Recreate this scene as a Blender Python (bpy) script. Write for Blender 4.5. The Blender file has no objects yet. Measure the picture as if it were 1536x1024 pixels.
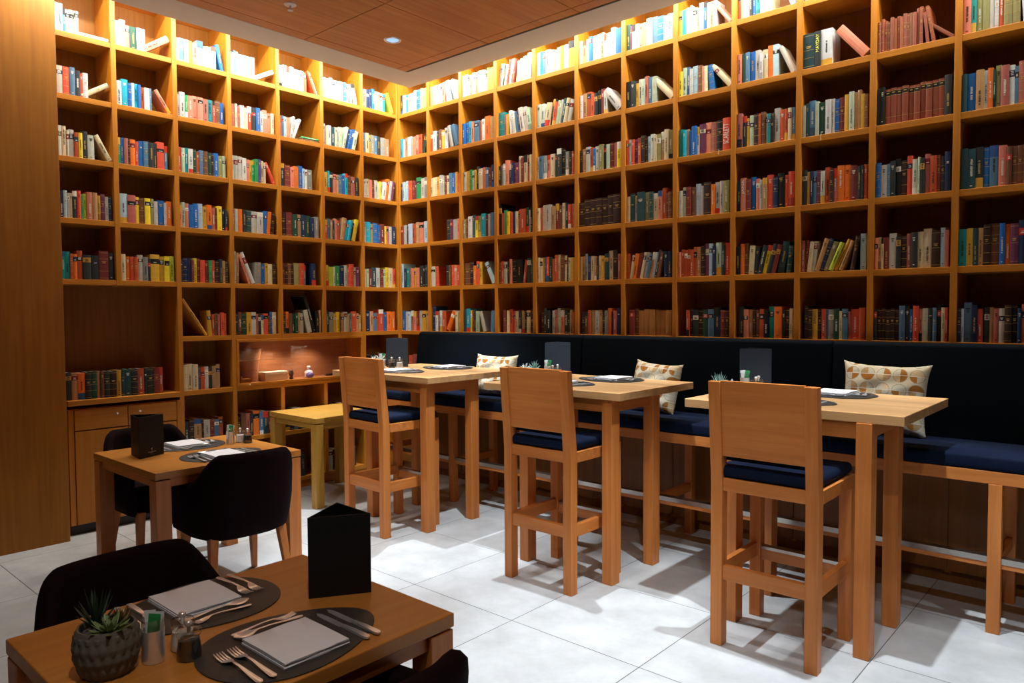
import bpy, math, random
from mathutils import Matrix, Vector, Euler

SC = bpy.context.scene
COL = SC.collection
PI = math.pi
R = math.radians

# ------------------------------------------------------------------ helpers
def lin(h):
    c = [int(h[i:i + 2], 16) / 255 for i in (0, 2, 4)]
    return tuple(x / 12.92 if x <= .04045 else ((x + .055) / 1.055) ** 2.4 for x in c)

class MB:
    """collects polygons with a material slot and a colour, builds ONE mesh"""
    def __init__(self):
        self.v, self.f, self.m, self.c = [], [], [], []
    def poly(self, pts, m=0, c=None):
        n = len(self.v)
        self.v += [tuple(p) for p in pts]
        self.f.append(tuple(range(n, n + len(pts)))); self.m.append(m); self.c.append(c)
    def mesh(self, vs, fs, m=0, c=None):
        n = len(self.v)
        self.v += [tuple(p) for p in vs]
        for f in fs:
            self.f.append(tuple(i + n for i in f)); self.m.append(m); self.c.append(c)
    def box(self, x0, x1, y0, y1, z0, z1, m=0, c=None):
        vs = [(x0, y0, z0), (x1, y0, z0), (x1, y1, z0), (x0, y1, z0), (x0, y0, z1), (x1, y0, z1), (x1, y1, z1), (x0, y1, z1)]
        self.mesh(vs, [(3, 2, 1, 0), (4, 5, 6, 7), (0, 1, 5, 4), (1, 2, 6, 5), (2, 3, 7, 6), (3, 0, 4, 7)], m, c)
    def hexa(self, b, t, m=0, c=None):
        self.mesh(list(b) + list(t), [(3, 2, 1, 0), (4, 5, 6, 7), (0, 1, 5, 4), (1, 2, 6, 5), (2, 3, 7, 6), (3, 0, 4, 7)], m, c)
    def loft(self, rings, m=0, c=None, closed=True, caps=True):
        n = len(rings[0]); vs = [p for r in rings for p in r]; fs = []
        for i in range(len(rings) - 1):
            for j in range(n if closed else n - 1):
                k = (j + 1) % n
                fs.append((i * n + j, i * n + k, (i + 1) * n + k, (i + 1) * n + j))
        if caps:
            fs.append(tuple(range(n - 1, -1, -1))); fs.append(tuple((len(rings) - 1) * n + j for j in range(n)))
        self.mesh(vs, fs, m, c)
    def lathe(self, prof, n=24, cx=0, cy=0, z=0, m=0, c=None, caps=True):
        self.loft([[(cx + r * math.cos(2 * PI * j / n), cy + r * math.sin(2 * PI * j / n), z + h) for j in range(n)] for r, h in prof], m, c, True, caps)
    def build(self, name, mats, parent=None, smooth=False, bevel=0, loc=None, rot=None, subsurf=0, angle=None, seg=2):
        me = bpy.data.meshes.new(name)
        me.from_pydata(self.v, [], self.f)
        for mt in (mats if isinstance(mats, (list, tuple)) else [mats]): me.materials.append(mt)
        me.polygons.foreach_set('material_index', self.m)
        if any(x is not None for x in self.c):
            a = me.color_attributes.new('Col', 'FLOAT_COLOR', 'CORNER'); buf = []
            for f, c in zip(self.f, self.c): buf += list((c or (1, 1, 1)) + (1.,)) * len(f)
            a.data.foreach_set('color', buf)
        if smooth:
            me.polygons.foreach_set('use_smooth', [True] * len(me.polygons))
        me.update()
        if smooth and angle: me.set_sharp_from_angle(angle=R(angle))
        o = bpy.data.objects.new(name, me); COL.objects.link(o)
        if parent: o.parent = parent
        if loc: o.location = loc
        if rot: o.rotation_euler = rot
        if bevel:
            b = o.modifiers.new('b', 'BEVEL'); b.width = bevel; b.segments = seg; b.limit_method = 'ANGLE'
        if subsurf:
            s = o.modifiers.new('s', 'SUBSURF'); s.levels = s.render_levels = subsurf
        return o

def bx(name, mat, parent, x0, x1, y0, y1, z0, z1, bevel=.003):
    b = MB(); b.box(x0, x1, y0, y1, z0, z1)
    return b.build(name, mat, parent, bevel=bevel)

def tag(o, label=None, cat=None, group=None, kind=None):
    if label: o['label'] = label
    if cat: o['category'] = cat
    if group: o['group'] = group
    if kind: o['kind'] = kind
    return o

def thing(name, label, cat, loc=(0, 0, 0), rz=0, group=None):
    o = bpy.data.objects.new(name, None); COL.objects.link(o)
    o.empty_display_size = .05
    o.location = loc; o.rotation_euler = (0, 0, rz)
    return tag(o, label, cat, group)

def structure(o, label, cat):
    return tag(o, label, cat, kind='structure')

def copy_tree(o, parent=None):
    c = o.copy(); COL.objects.link(c)
    if parent: c.parent = parent
    for ch in [x for x in o.children]: copy_tree(ch, c)
    return c

def dup(root, label, loc, rz=None, group=None):
    r = copy_tree(root); r.location = loc
    if rz is not None: r.rotation_euler = (0, 0, rz)
    r['label'] = label
    if group: r['group'] = group
    return r

# ------------------------------------------------------------------ materials
def newmat(name):
    m = bpy.data.materials.new(name); m.use_nodes = True
    nt = m.node_tree; b = nt.nodes['Principled BSDF']
    return m, nt, b, nt.links.new

def simple(name, col, rough=.5, metal=0, spec=.5, noise=0, nscale=40, bump=0, sheen=0):
    m, nt, b, L = newmat(name)
    b.inputs['Base Color'].default_value = (*col, 1); b.inputs['Roughness'].default_value = rough
    b.inputs['Metallic'].default_value = metal; b.inputs['Specular IOR Level'].default_value = spec
    if sheen:
        b.inputs['Sheen Weight'].default_value = sheen; b.inputs['Sheen Roughness'].default_value = .4
        b.inputs['Sheen Tint'].default_value = (*[min(1, x * 6 + .05) for x in col], 1)
    if noise or bump:
        tc = nt.nodes.new('ShaderNodeTexCoord'); n = nt.nodes.new('ShaderNodeTexNoise')
        n.inputs['Scale'].default_value = nscale; n.inputs['Detail'].default_value = 5
        L(tc.outputs['Object'], n.inputs['Vector'])
        if noise:
            r = nt.nodes.new('ShaderNodeMapRange'); r.inputs['To Min'].default_value = 1 - noise; r.inputs['To Max'].default_value = 1 + noise
            L(n.outputs['Fac'], r.inputs['Value'])
            mx = nt.nodes.new('ShaderNodeMix'); mx.data_type = 'RGBA'; mx.blend_type = 'MULTIPLY'; mx.inputs['Factor'].default_value = 1
            mx.inputs[6].default_value = (*col, 1); L(r.outputs['Result'], mx.inputs[7]); L(mx.outputs[2], b.inputs['Base Color'])
        if bump:
            bp = nt.nodes.new('ShaderNodeBump'); bp.inputs['Strength'].default_value = bump; bp.inputs['Distance'].default_value = .002
            L(n.outputs['Fac'], bp.inputs['Height']); L(bp.outputs['Normal'], b.inputs['Normal'])
    return m

def wood(name, c1, c2, axis, rough=.42, scale=1., spec=.35, stave=0):
    m, nt, b, L = newmat(name)
    tc = nt.nodes.new('ShaderNodeTexCoord'); mp = nt.nodes.new('ShaderNodeMapping')
    s = [38 * scale] * 3; s[axis] = 1.6 * scale
    mp.inputs['Scale'].default_value = s
    oi = nt.nodes.new('ShaderNodeObjectInfo'); vm = nt.nodes.new('ShaderNodeVectorMath'); vm.operation = 'ADD'
    ms = nt.nodes.new('ShaderNodeMath'); ms.operation = 'MULTIPLY'; ms.inputs[1].default_value = 7.
    L(oi.outputs['Random'], ms.inputs[0])
    L(tc.outputs['Object'], vm.inputs[0]); L(ms.outputs[0], vm.inputs[1])
    L(vm.outputs[0], mp.inputs['Vector'])
    n = nt.nodes.new('ShaderNodeTexNoise'); n.inputs['Scale'].default_value = 1; n.inputs['Detail'].default_value = 6; n.inputs['Distortion'].default_value = .6
    L(mp.outputs['Vector'], n.inputs['Vector'])
    n2 = nt.nodes.new('ShaderNodeTexNoise'); n2.inputs['Scale'].default_value = 2.2; n2.inputs['Detail'].default_value = 2
    L(vm.outputs[0], n2.inputs['Vector'])
    ad = nt.nodes.new('ShaderNodeMath'); ad.operation = 'MULTIPLY_ADD'; ad.inputs[1].default_value = .45; 
    L(n2.outputs['Fac'], ad.inputs[0]); L(n.outputs['Fac'], ad.inputs[2])
    cr = nt.nodes.new('ShaderNodeValToRGB')
    cr.color_ramp.elements[0].position = .5; cr.color_ramp.elements[0].color = (*c2, 1)
    cr.color_ramp.elements[1].position = .95; cr.color_ramp.elements[1].color = (*c1, 1)
    L(ad.outputs[0], cr.inputs['Fac'])
    out = cr.outputs['Color']
    if stave:      # glued staves across the grain
        sx = nt.nodes.new('ShaderNodeSeparateXYZ'); L(tc.outputs['Object'], sx.inputs[0])
        md = nt.nodes.new('ShaderNodeMath'); md.operation = 'MULTIPLY'; md.inputs[1].default_value = 1 / stave
        L(sx.outputs[1 - axis if axis < 2 else 0], md.inputs[0])
        fl = nt.nodes.new('ShaderNodeMath'); fl.operation = 'FLOOR'; L(md.outputs[0], fl.inputs[0])
        wn = nt.nodes.new('ShaderNodeTexWhiteNoise'); wn.noise_dimensions = '1D'; L(fl.outputs[0], wn.inputs['W'])
        rg = nt.nodes.new('ShaderNodeMapRange'); rg.inputs['To Min'].default_value = .84; rg.inputs['To Max'].default_value = 1.1
        L(wn.outputs['Value'], rg.inputs['Value'])
        mx = nt.nodes.new('ShaderNodeMix'); mx.data_type = 'RGBA'; mx.blend_type = 'MULTIPLY'; mx.inputs['Factor'].default_value = 1
        L(out, mx.inputs[6]); L(rg.outputs['Result'], mx.inputs[7]); out = mx.outputs[2]
    L(out, b.inputs['Base Color'])
    b.inputs['Roughness'].default_value = rough; b.inputs['Specular IOR Level'].default_value = spec
    bp = nt.nodes.new('ShaderNodeBump'); bp.inputs['Strength'].default_value = .08; bp.inputs['Distance'].default_value = .001
    L(n.outputs['Fac'], bp.inputs['Height']); L(bp.outputs['Normal'], b.inputs['Normal'])
    return m

SH1, SH2 = (.51, .195, .018), (.39, .134, .010)
W_SH = [wood('shelf_oak_%s' % 'xyz'[a], SH1, SH2, a) for a in range(3)]
W_BACK_SHADED = wood('shelf_oak_back', (.28, .108, .011), (.21, .074, .007), 2)  # shade inside the bays put into the colour, darker than the shelf oak
FU1, FU2 = (.63, .222, .052), (.46, .142, .027)
W_FU = [wood('beech_%s' % 'xyz'[a], FU1, FU2, a, rough=.4) for a in range(3)]
W_TOP = wood('beech_tabletop', (.64, .37, .165), (.53, .28, .11), 0, rough=.33, stave=.06)
W_TOPY = wood('oak_tabletop', (.50, .20, .035), (.40, .145, .02), 1, rough=.36)
W_OLD = [wood('aged_oak_%s' % 'xyz'[a], (.50, .28, .05), (.39, .20, .03), a, rough=.38) for a in range(3)]
W_BASE_SHADED = wood('base_oak_shaded', (.24, .088, .013), (.17, .058, .008), 2)  # same wood as the shelves, darkened to paint in the bench's shade
W_CEIL = wood('ceiling_veneer', (.62, .25, .075), (.47, .165, .04), 1, rough=.5, scale=.7)
W_DARKPANEL = wood('pier_veneer', (.42, .158, .012), (.32, .110, .007), 2, rough=.5)
PLASTER = simple('plaster', (.68, .66, .62), .9, noise=.03, nscale=8)
WALLP = simple('wall_paint', (.16, .12, .09), .9, noise=.03, nscale=5)
NAVY = simple('navy_velvet', (.003, .0075, .024), .8, noise=.35, nscale=18, spec=.1, sheen=.05)
NAVYDK = simple('black_blue_felt', (.0025, .0045, .0075), .9, noise=.25, nscale=30, spec=.06, sheen=.02)
AUB = simple('aubergine_velvet', (.009, .003, .004), .85, noise=.3, nscale=25, spec=.05, sheen=.05)
BLACKCARD = simple('black_card', (.006, .006, .0065), .55, spec=.35, noise=.15, nscale=200)
NAVYCARD = simple('navy_card', (.020, .030, .046), .5, spec=.4, noise=.15, nscale=200)
MATB = simple('leather_placemat', (.035, .033, .030), .5, spec=.4, noise=.2, nscale=120, bump=.25)
NAPK = simple('napkin_linen', (.72, .72, .74), .95, noise=.04, nscale=300, bump=.3)
STEEL = simple('polished_steel', (.84, .85, .86), .28, metal=.76)
CHROME = simple('brushed_steel', (.72, .74, .77), .35, metal=1)
RAILM = simple('mottled_rail_steel', (.42, .40, .37), .3, metal=1, noise=.3, nscale=9)  # darker brownish grey steel, tone varied by noise
BLACK = simple('soft_black', (.01, .01, .01), .5)
WHITE = simple('white_ceramic', (.8, .8, .78), .35)
PEPPER = simple('pepper_dark', (.008, .008, .010), .6)
SALT = simple('salt_white', (.75, .74, .72), .6)
TERRA = simple('terracotta_glaze', (.48, .17, .07), .45, noise=.15)
POTGREY = simple('grey_stoneware', (.11, .095, .068), .75, noise=.35, nscale=45, bump=.2)
SOIL = simple('pebbles', (.08, .07, .06), .9, noise=.6, nscale=90, bump=1)
LEAFD = simple('aloe_green', (.012, .032, .014), .45, noise=.3, nscale=30)
LEAFL = simple('rosette_green', (.14, .20, .07), .5, noise=.25, nscale=30)
LEAFO = simple('rusty_succulent', (.16, .085, .015), .55, noise=.4, nscale=60)
LEAFT = simple('teal_succulent', (.20, .36, .31), .5, noise=.2, nscale=40)
LEAFW = simple('silver_succulent', (.62, .66, .62), .55, noise=.1, nscale=40)
LEAFP = simple('purple_grey_leaf', (.17, .16, .20), .5, noise=.3, nscale=40)
GREENP = simple('green_paper', (.02, .30, .08), .6)
LEDM = bpy.data.materials.new('lamp_lens')
def emis(m, col, s):
    m.use_nodes = True; b = m.node_tree.nodes['Principled BSDF']
    b.inputs['Base Color'].default_value = (*col, 1); b.inputs['Emission Color'].default_value = (*col, 1); b.inputs['Emission Strength'].default_value = s
emis(LEDM, (.36, .62, 1.), 1.0)

def glassmat(name, tint=(1, 1, 1), rough=.02, fac=.12):
    m = bpy.data.materials.new(name); m.use_nodes = True; nt = m.node_tree; nt.nodes.clear()
    o = nt.nodes.new('ShaderNodeOutputMaterial'); mx = nt.nodes.new('ShaderNodeMixShader')
    t = nt.nodes.new('ShaderNodeBsdfTransparent'); t.inputs[0].default_value = (*tint, 1)
    g = nt.nodes.new('ShaderNodeBsdfGlossy'); g.inputs['Roughness'].default_value = rough
    lw = nt.nodes.new('ShaderNodeLayerWeight'); lw.inputs['Blend'].default_value = .5
    pw = nt.nodes.new('ShaderNodeMath'); pw.operation = 'POWER'; pw.inputs[1].default_value = 4
    ad = nt.nodes.new('ShaderNodeMath'); ad.operation = 'MULTIPLY_ADD'; ad.inputs[1].default_value = .7; ad.inputs[2].default_value = fac
    nt.links.new(lw.outputs['Facing'], pw.inputs[0]); nt.links.new(pw.outputs[0], ad.inputs[0]); nt.links.new(ad.outputs[0], mx.inputs[0])
    nt.links.new(t.outputs[0], mx.inputs[1]); nt.links.new(g.outputs[0], mx.inputs[2]); nt.links.new(mx.outputs[0], o.inputs[0])
    return m
GLASS = glassmat('clear_glass', (.95, .96, .95), .04, .14)
PANE = glassmat('case_glass', (.97, .98, .98), .02, .04)

def bookmat():
    m, nt, b, L = newmat('book_cloth')
    at = nt.nodes.new('ShaderNodeAttribute'); at.attribute_name = 'Col'
    tc = nt.nodes.new('ShaderNodeTexCoord'); n = nt.nodes.new('ShaderNodeTexNoise'); n.inputs['Scale'].default_value = 35; n.inputs['Detail'].default_value = 4
    L(tc.outputs['Object'], n.inputs['Vector'])
    r = nt.nodes.new('ShaderNodeMapRange'); r.inputs['To Min'].default_value = .78; r.inputs['To Max'].default_value = 1.16
    L(n.outputs['Fac'], r.inputs['Value'])
    mx = nt.nodes.new('ShaderNodeMix'); mx.data_type = 'RGBA'; mx.blend_type = 'MULTIPLY'; mx.inputs['Factor'].default_value = 1
    L(at.outputs['Color'], mx.inputs[6]); L(r.outputs['Result'], mx.inputs[7]); L(mx.outputs[2], b.inputs['Base Color'])
    b.inputs['Roughness'].default_value = .55; b.inputs['Specular IOR Level'].default_value = .3
    return m
BOOKM = bookmat()

def floormat():
    m, nt, b, L = newmat('stone_tiles')
    tc = nt.nodes.new('ShaderNodeTexCoord'); sx = nt.nodes.new('ShaderNodeSeparateXYZ'); L(tc.outputs['Object'], sx.inputs[0])
    def M(op, a, bb=None, c=None):
        n = nt.nodes.new('ShaderNodeMath'); n.operation = op
        for i, x in enumerate((a, bb, c)):
            if x is None: continue
            if isinstance(x, (int, float)): n.inputs[i].default_value = x
            else: L(x, n.inputs[i])
        return n.outputs[0]
    ux = M('DIVIDE', M('ADD', sx.outputs[0], -2.43 + 7.2), .72); uy = M('DIVIDE', M('ADD', sx.outputs[1], 1.934 + 7.13), .713)
    fx, fy = M('FRACT', ux), M('FRACT', uy)
    ex = M('MINIMUM', fx, M('SUBTRACT', 1, fx)); ey = M('MINIMUM', fy, M('SUBTRACT', 1, fy))
    g = M('LESS_THAN', M('MINIMUM', ex, ey), .0026)
    cb = nt.nodes.new('ShaderNodeCombineXYZ'); L(M('FLOOR', ux), cb.inputs[0]); L(M('FLOOR', uy), cb.inputs[1])
    wn = nt.nodes.new('ShaderNodeTexWhiteNoise'); L(cb.outputs[0], wn.inputs['Vector'])
    va = nt.nodes.new('ShaderNodeVectorMath'); va.operation = 'ADD'; L(tc.outputs['Object'], va.inputs[0])
    sc = nt.nodes.new('ShaderNodeVectorMath'); sc.operation = 'SCALE'; sc.inputs['Scale'].default_value = 9; L(wn.outputs['Color'], sc.inputs[0]); L(sc.outputs[0], va.inputs[1])
    n = nt.nodes.new('ShaderNodeTexNoise'); n.inputs['Scale'].default_value = 4; n.inputs['Detail'].default_value = 8; n.inputs['Roughness'].default_value = .65
    L(va.outputs[0], n.inputs['Vector'])
    cr = nt.nodes.new('ShaderNodeValToRGB'); cr.color_ramp.elements[0].position = .3; cr.color_ramp.elements[0].color = (.40, .405, .40, 1)
    cr.color_ramp.elements[1].position = .7; cr.color_ramp.elements[1].color = (.555, .565, .565, 1)
    L(n.outputs['Fac'], cr.inputs['Fac'])
    mx = nt.nodes.new('ShaderNodeMix'); mx.data_type = 'RGBA'; L(g, mx.inputs['Factor']); L(cr.outputs['Color'], mx.inputs[6]); mx.inputs[7].default_value = (.06, .055, .05, 1)
    L(mx.outputs[2], b.inputs['Base Color'])
    b.inputs['Roughness'].default_value = .42; b.inputs['Specular IOR Level'].default_value = .35
    return m
FLOORM = floormat()

def pillowmat():
    m, nt, b, L = newmat('patchwork_circles')
    tc = nt.nodes.new('ShaderNodeTexCoord'); sx = nt.nodes.new('ShaderNodeSeparateXYZ'); L(tc.outputs['Object'], sx.inputs[0])
    def M(op, a, bb=None):
        n = nt.nodes.new('ShaderNodeMath'); n.operation = op
        for i, x in enumerate((a, bb)):
            if x is None: continue
            if isinstance(x, (int, float)): n.inputs[i].default_value = x
            else: L(x, n.inputs[i])
        return n.outputs[0]
    ux = M('MULTIPLY', M('ADD', sx.outputs[0], 1.0), 12.5); uz = M('MULTIPLY', M('ADD', sx.outputs[2], 1.0), 12.0)
    fx = M('SUBTRACT', M('FRACT', ux), .5); fz = M('SUBTRACT', M('FRACT', uz), .5)
    d = M('SQRT', M('ADD', M('MULTIPLY', fx, fx), M('MULTIPLY', fz, fz)))
    circ = M('LESS_THAN', d, .43)
    ring = M('LESS_THAN', M('ABSOLUTE', M('SUBTRACT', d, .43)), .018)
    seam = M('LESS_THAN', M('ABSOLUTE', fz), .02)
    cb = nt.nodes.new('ShaderNodeCombineXYZ')
    L(M('FLOOR', M('MULTIPLY', ux, 2)), cb.inputs[0]); L(M('FLOOR', M('MULTIPLY', uz, 2)), cb.inputs[1])
    wn = nt.nodes.new('ShaderNodeTexWhiteNoise'); L(cb.outputs[0], wn.inputs['Vector'])
    cr = nt.nodes.new('ShaderNodeValToRGB'); cr.color_ramp.interpolation = 'CONSTANT'
    e = cr.color_ramp.elements; e[0].position = 0; e[0].color = (.56, .53, .43, 1); e[1].position = .42; e[1].color = (.48, .31, .15, 1)
    x = e.new(.62); x.color = (.37, .15, .03, 1); x = e.new(.85); x.color = (.60, .48, .30, 1)
    L(wn.outputs['Value'], cr.inputs['Fac'])
    m1 = nt.nodes.new('ShaderNodeMix'); m1.data_type = 'RGBA'; L(circ, m1.inputs['Factor']); m1.inputs[6].default_value = (.60, .55, .42, 1); L(cr.outputs['Color'], m1.inputs[7])
    m2 = nt.nodes.new('ShaderNodeMix'); m2.data_type = 'RGBA'; L(ring, m2.inputs['Factor']); L(m1.outputs[2], m2.inputs[6]); m2.inputs[7].default_value = (.33, .27, .17, 1)
    m3 = nt.nodes.new('ShaderNodeMix'); m3.data_type = 'RGBA'; L(seam, m3.inputs['Factor']); L(m2.outputs[2], m3.inputs[6]); m3.inputs[7].default_value = (.72, .70, .62, 1)
    L(m3.outputs[2], b.inputs['Base Color']); b.inputs['Roughness'].default_value = .9; b.inputs['Specular IOR Level'].default_value = .1
    return m
PILLOWM = pillowmat()

# ------------------------------------------------------------------ camera
S = .41                                   # spacing of the shelves
CAMP = Vector((5.4907, -4.5574, 1.5088))
cam_d = bpy.data.cameras.new('camera'); cam = bpy.data.objects.new('camera', cam_d); COL.objects.link(cam)
yaw, pitch, roll = .726196, -.0415, -.00483692
fw = Vector((-math.sin(yaw) * math.cos(pitch), math.cos(yaw) * math.cos(pitch), math.sin(pitch)))
rt = Vector((math.cos(yaw), math.sin(yaw), 0)); up = rt.cross(fw)
rt, up = rt * math.cos(roll) + up * math.sin(roll), -rt * math.sin(roll) + up * math.cos(roll)
mt = Matrix((rt, up, -fw)).transposed().to_4x4(); mt.translation = CAMP
cam.matrix_world = mt
cam_d.sensor_width = 36; cam_d.sensor_fit = 'HORIZONTAL'; cam_d.lens = 1097.64 / 1536 * 36
cam_d.clip_start = .05; cam_d.clip_end = 60
SC.camera = cam

# ------------------------------------------------------------------ the room
H = 3.95
structure(bx('floor', FLOORM, None, -.34, 8.2, -7.2, .34, -.12, 0, 0), 'light grey stone tile floor with thin dark joints', 'floor')
structure(bx('wall_left', WALLP, None, -.45, -.33, -7.2, .45, 0, H, 0), 'wall behind the left bookcase', 'wall')
structure(bx('wall_back', WALLP, None, -.33, 8.2, .33, .45, 0, H, 0), 'wall behind the long bookcase', 'wall')
structure(bx('wall_right', WALLP, None, 8.2, 8.3, -7.2, .45, 0, H, 0), 'side wall of the room on the right', 'wall')
structure(bx('wall_front', WALLP, None, -.45, 8.3, -7.32, -7.2, 0, H, 0), 'wall at the near end of the room', 'wall')
CZ = 3.5
b = MB()   # lowered plaster ceiling with a cove gap along both bookcases, and the slab above
b.box(-.45, 8.3, -7.32, .45, H, H + .1)
b.box(.43, 8.2, -.505, -.215, CZ, CZ + .09); b.box(.43, .735, -7.2, -.505, CZ, CZ + .09)
structure(b.build('ceiling', PLASTER), 'lowered ceiling with a grey plaster border and a lit cove gap', 'ceiling')
PY = [-.505, -.62, -1.49, -2.50, -3.9, -5.5, -7.2]; PX = [.735, .85, 1.683, 2.53, 3.4, 4.25, 5.1, 6.0, 7.0, 8.2]
b = MB(); g = .0035
for i in range(len(PX) - 1):
    for j in range(len(PY) - 1):
        b.box(PX[i] + g, PX[i + 1] - g, PY[j + 1] + g, PY[j] - g - (.018 if j == 0 else 0), CZ, CZ + .03)
b.box(.735, 8.2, -7.2, -.505, CZ + .03, CZ + .09, 1)
structure(b.build('trim_1', [W_CEIL, BLACK]), 'wood veneer ceiling panels with thin joints inside the plaster border', 'ceiling panels')
structure(bx('trim_2', W_DARKPANEL, None, -.32, .119, -7.2, -2.922, 0, H, .002), 'tall brown wood clad pier left of the shelves', 'pier')
structure(bx('baseboard_left', W_SH[1], None, -.29, -.03, -2.905, .0, 0, .062, 0), 'recessed wood plinth under the left bookcase', 'plinth')
structure(bx('baseboard_back', W_BASE_SHADED, None, .0, 6.0, .03, .29, 0, .062, 0), 'recessed wood plinth under the long bookcase', 'plinth')
t = tag(bx('air_vent', BLACK, None, .75, 8.1, -.521, -.504, CZ - .001, CZ + .02, 0), 'long black slot air vent along the right edge of the ceiling panels', 'vent')

# ------------------------------------------------------------------ bookcases
CW = .422; T = .034; ST = .036; DP = .285
def zk(k): return 1.5088 + (4.5603 - k) * S
PIER = -2.92
left = thing('bookcase', 'tall oak bookcase on the left wall beside the wood pier', 'bookcase', (0, 0, 0))
for j in range(0, 8):
    y = -j * CW
    z0 = zk(4) - ST if j == 6 else 0.062
    segs = [(z0, zk(-1))]
    if j in (2, 3): segs = [(zk(5) - ST, zk(-1)), (.062, zk(6) - ST)]
    if j == 7: y = PIER + T / 2
    if j == 0:
        b = MB(); b.box(-DP, 0, -T / 2, 0.0, .062, zk(-1)); b.build('upright', W_SH[2], left, bevel=.0015)
        continue
    b = MB()
    for a, c in segs: b.box(-DP, 0, y - T / 2, y + T / 2, a, c)
    b.build('upright', W_SH[2], left, bevel=.0015)
for k in range(-1, 9):
    b = MB(); F = -.003
    if k <= 4: b.box(-DP, F, PIER, -T / 2, zk(k) - ST, zk(k))
    elif k == 5: b.box(-DP, F, -5 * CW, -T / 2, zk(k) - ST, zk(k))
    else: b.box(-DP, F, -5 * CW, -T / 2, zk(k) - ST, zk(k))
    b.build('shelf_board', W_SH[1], left, bevel=.0015)
bx('back_panel', W_BACK_SHADED, left, -DP - .02, -DP, PIER, 0, .062, zk(-1), 0)
bx('bottom_door', W_SH[2], left, -.012, -.002, -CW + T / 2 + .004, -T / 2 - .05, .10, zk(6) - ST - .006, .0015)

right = thing('bookcase', 'long oak bookcase filling the wall behind the bench', 'bookcase', (0, 0, 0))
NC = 14
for j in range(0, NC + 1):
    x = j * CW
    if j == 0: bx('upright', W_SH[2], right, 0, T / 2, 0, DP, .062, zk(-1), .0015)
    else: bx('upright', W_SH[2], right, x - T / 2, x + T / 2, 0, DP, .062, zk(-1), .0015)
for k in range(-1, 7):
    bx('shelf_board', W_SH[0], right, T / 2, NC * CW, .003, DP, zk(k) - ST, zk(k), .0015)
bx('back_panel', W_BACK_SHADED, right, 0, NC * CW, DP, DP + .02, .062, zk(-1), 0)
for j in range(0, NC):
    bx('base_panel', W_BASE_SHADED, right, j * CW + .002, (j + 1) * CW - .002, -.012, -.001, .075, zk(6) - ST - .002, .002)

# base cabinet with drawers under the double niche
cab = thing('cabinet', 'wooden base cabinet with drawers and doors beside the pier', 'cabinet', (0, 0, 0))
ya, yb = PIER + T + .001, -2.1275
bx('carcass', W_SH[2], cab, -DP + .001, .004, ya, yb, .066, zk(6) - .06, .001)
bx('countertop', W_SH[1], cab, -DP + .001, .03, ya, yb, zk(6) - .036, zk(6), .002)
bx('side_stile', W_SH[2], cab, .004, .020, ya, -2.852, .07, .853, .001)
bx('side_stile', W_SH[2], cab, .004, .020, -2.157, yb, .07, .853, .001)
for (p, q) in ((-2.846, -2.508), (-2.502, -2.163)):
    d = bx('drawer', W_SH[1], cab, .004, .022, p, q, .714, .851, .0015)
    kb = -2.582 if p < -2.7 else -2.428
    m_ = MB(); m_.lathe([(.003, 0), (.003, .01), (.007, .012), (.007, .018), (.004, .020)], 12)
    m_.build('knob', STEEL, d, True, loc=(.022, kb, .807), rot=(0, R(90), 0))
    dd = bx('door', W_SH[2], cab, .004, .022, p, q, .072, .704, .0015)
    m_ = MB(); m_.lathe([(.003, 0), (.003, .01), (.007, .012), (.007, .018), (.004, .020)], 12)
    m_.build('knob', STEEL, dd, True, loc=(.022, kb, .662), rot=(0, R(90), 0))
bx('toe_kick', BLACK, cab, -.05, -.02, ya, yb, 0.0, .066, 0)

# glazed display case across three bays
vit = thing('display_case', 'lit glass fronted display case set into the left bookcase', 'display case', (0, 0, 0))
v0, v1, za, zb = -4 * CW + T / 2 + .002, -CW - T / 2 - .002, zk(6) + .001, zk(5) - ST - .001
W_CASE = wood('case_veneer', (.42, .17, .07), (.33, .12, .045), 1)
bx('back_board', W_CASE, vit, -.27, -.255, v0, v1, za, zb, 0)
bx('floor_board', W_CASE, vit, -.255, -.02, v0, v1, za, za + .014, .001)
fr = MB(); fw_ = .020
for (p, q, r0, r1) in ((v0, v1, za, za + fw_), (v0, v1, zb - fw_, zb), (v0, v0 + fw_, za + fw_, zb - fw_), (v1 - fw_, v1, za + fw_, zb - fw_)):
    fr.box(-.02, .004, p, q, r0, r1)
fro = fr.build('door_frame', W_SH[1], vit, bevel=.002)
bx('glass_pane', PANE, fro, -.011, -.007, v0 + fw_, v1 - fw_, za + fw_, zb - fw_, 0)
bx('glass_shelf', GLASS, vit, -.080, -.03, v0, v0 + .36, 1.115, 1.121, 0)
m_ = MB(); m_.lathe([(.003, 0), (.003, .006), (.006, .008), (.004, .012)], 12)
m_.build('lock_knob', STEEL, fro, True, loc=(.004, v0 + .10, za + .010), rot=(0, R(90), 0))
VZ = za + .0145
# exhibits
b = MB()   # carved wooden vessel: flares to the top
b.loft([[(w * math.cos(a) * .72, w * math.sin(a) , z) for a in [2 * PI * i / 20 for i in range(20)]] for w, z in ((.070, 0), (.074, .06), (.092, .20), (.104, .265), (.100, .272), (.085, .262), (.06, .255))])
tag(b.build('wooden_vessel', W_CASE, smooth=True, angle=50, loc=(-.165, -1.475, VZ)), 'tall flared wooden vessel at the left end of the display case', 'vessel')
b = MB(); b.box(-.03, .03, -.045, .045, 0, .035); b.box(-.03, .03, -.045, -.03, .035, .06)
tag(b.build('wooden_block', W_SH[0], bevel=.002, loc=(-.085, -1.565, VZ)), 'small stepped wooden block by the tall wooden vessel', 'block')
t = thing('box', 'cream lidded box in the middle of the display case', 'box', (-.13, -1.28, VZ), R(4))
bx('box_base', simple('cream_card', (.62, .47, .28), .7), t, -.05, .05, -.11, .11, 0, .055, .003)
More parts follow.
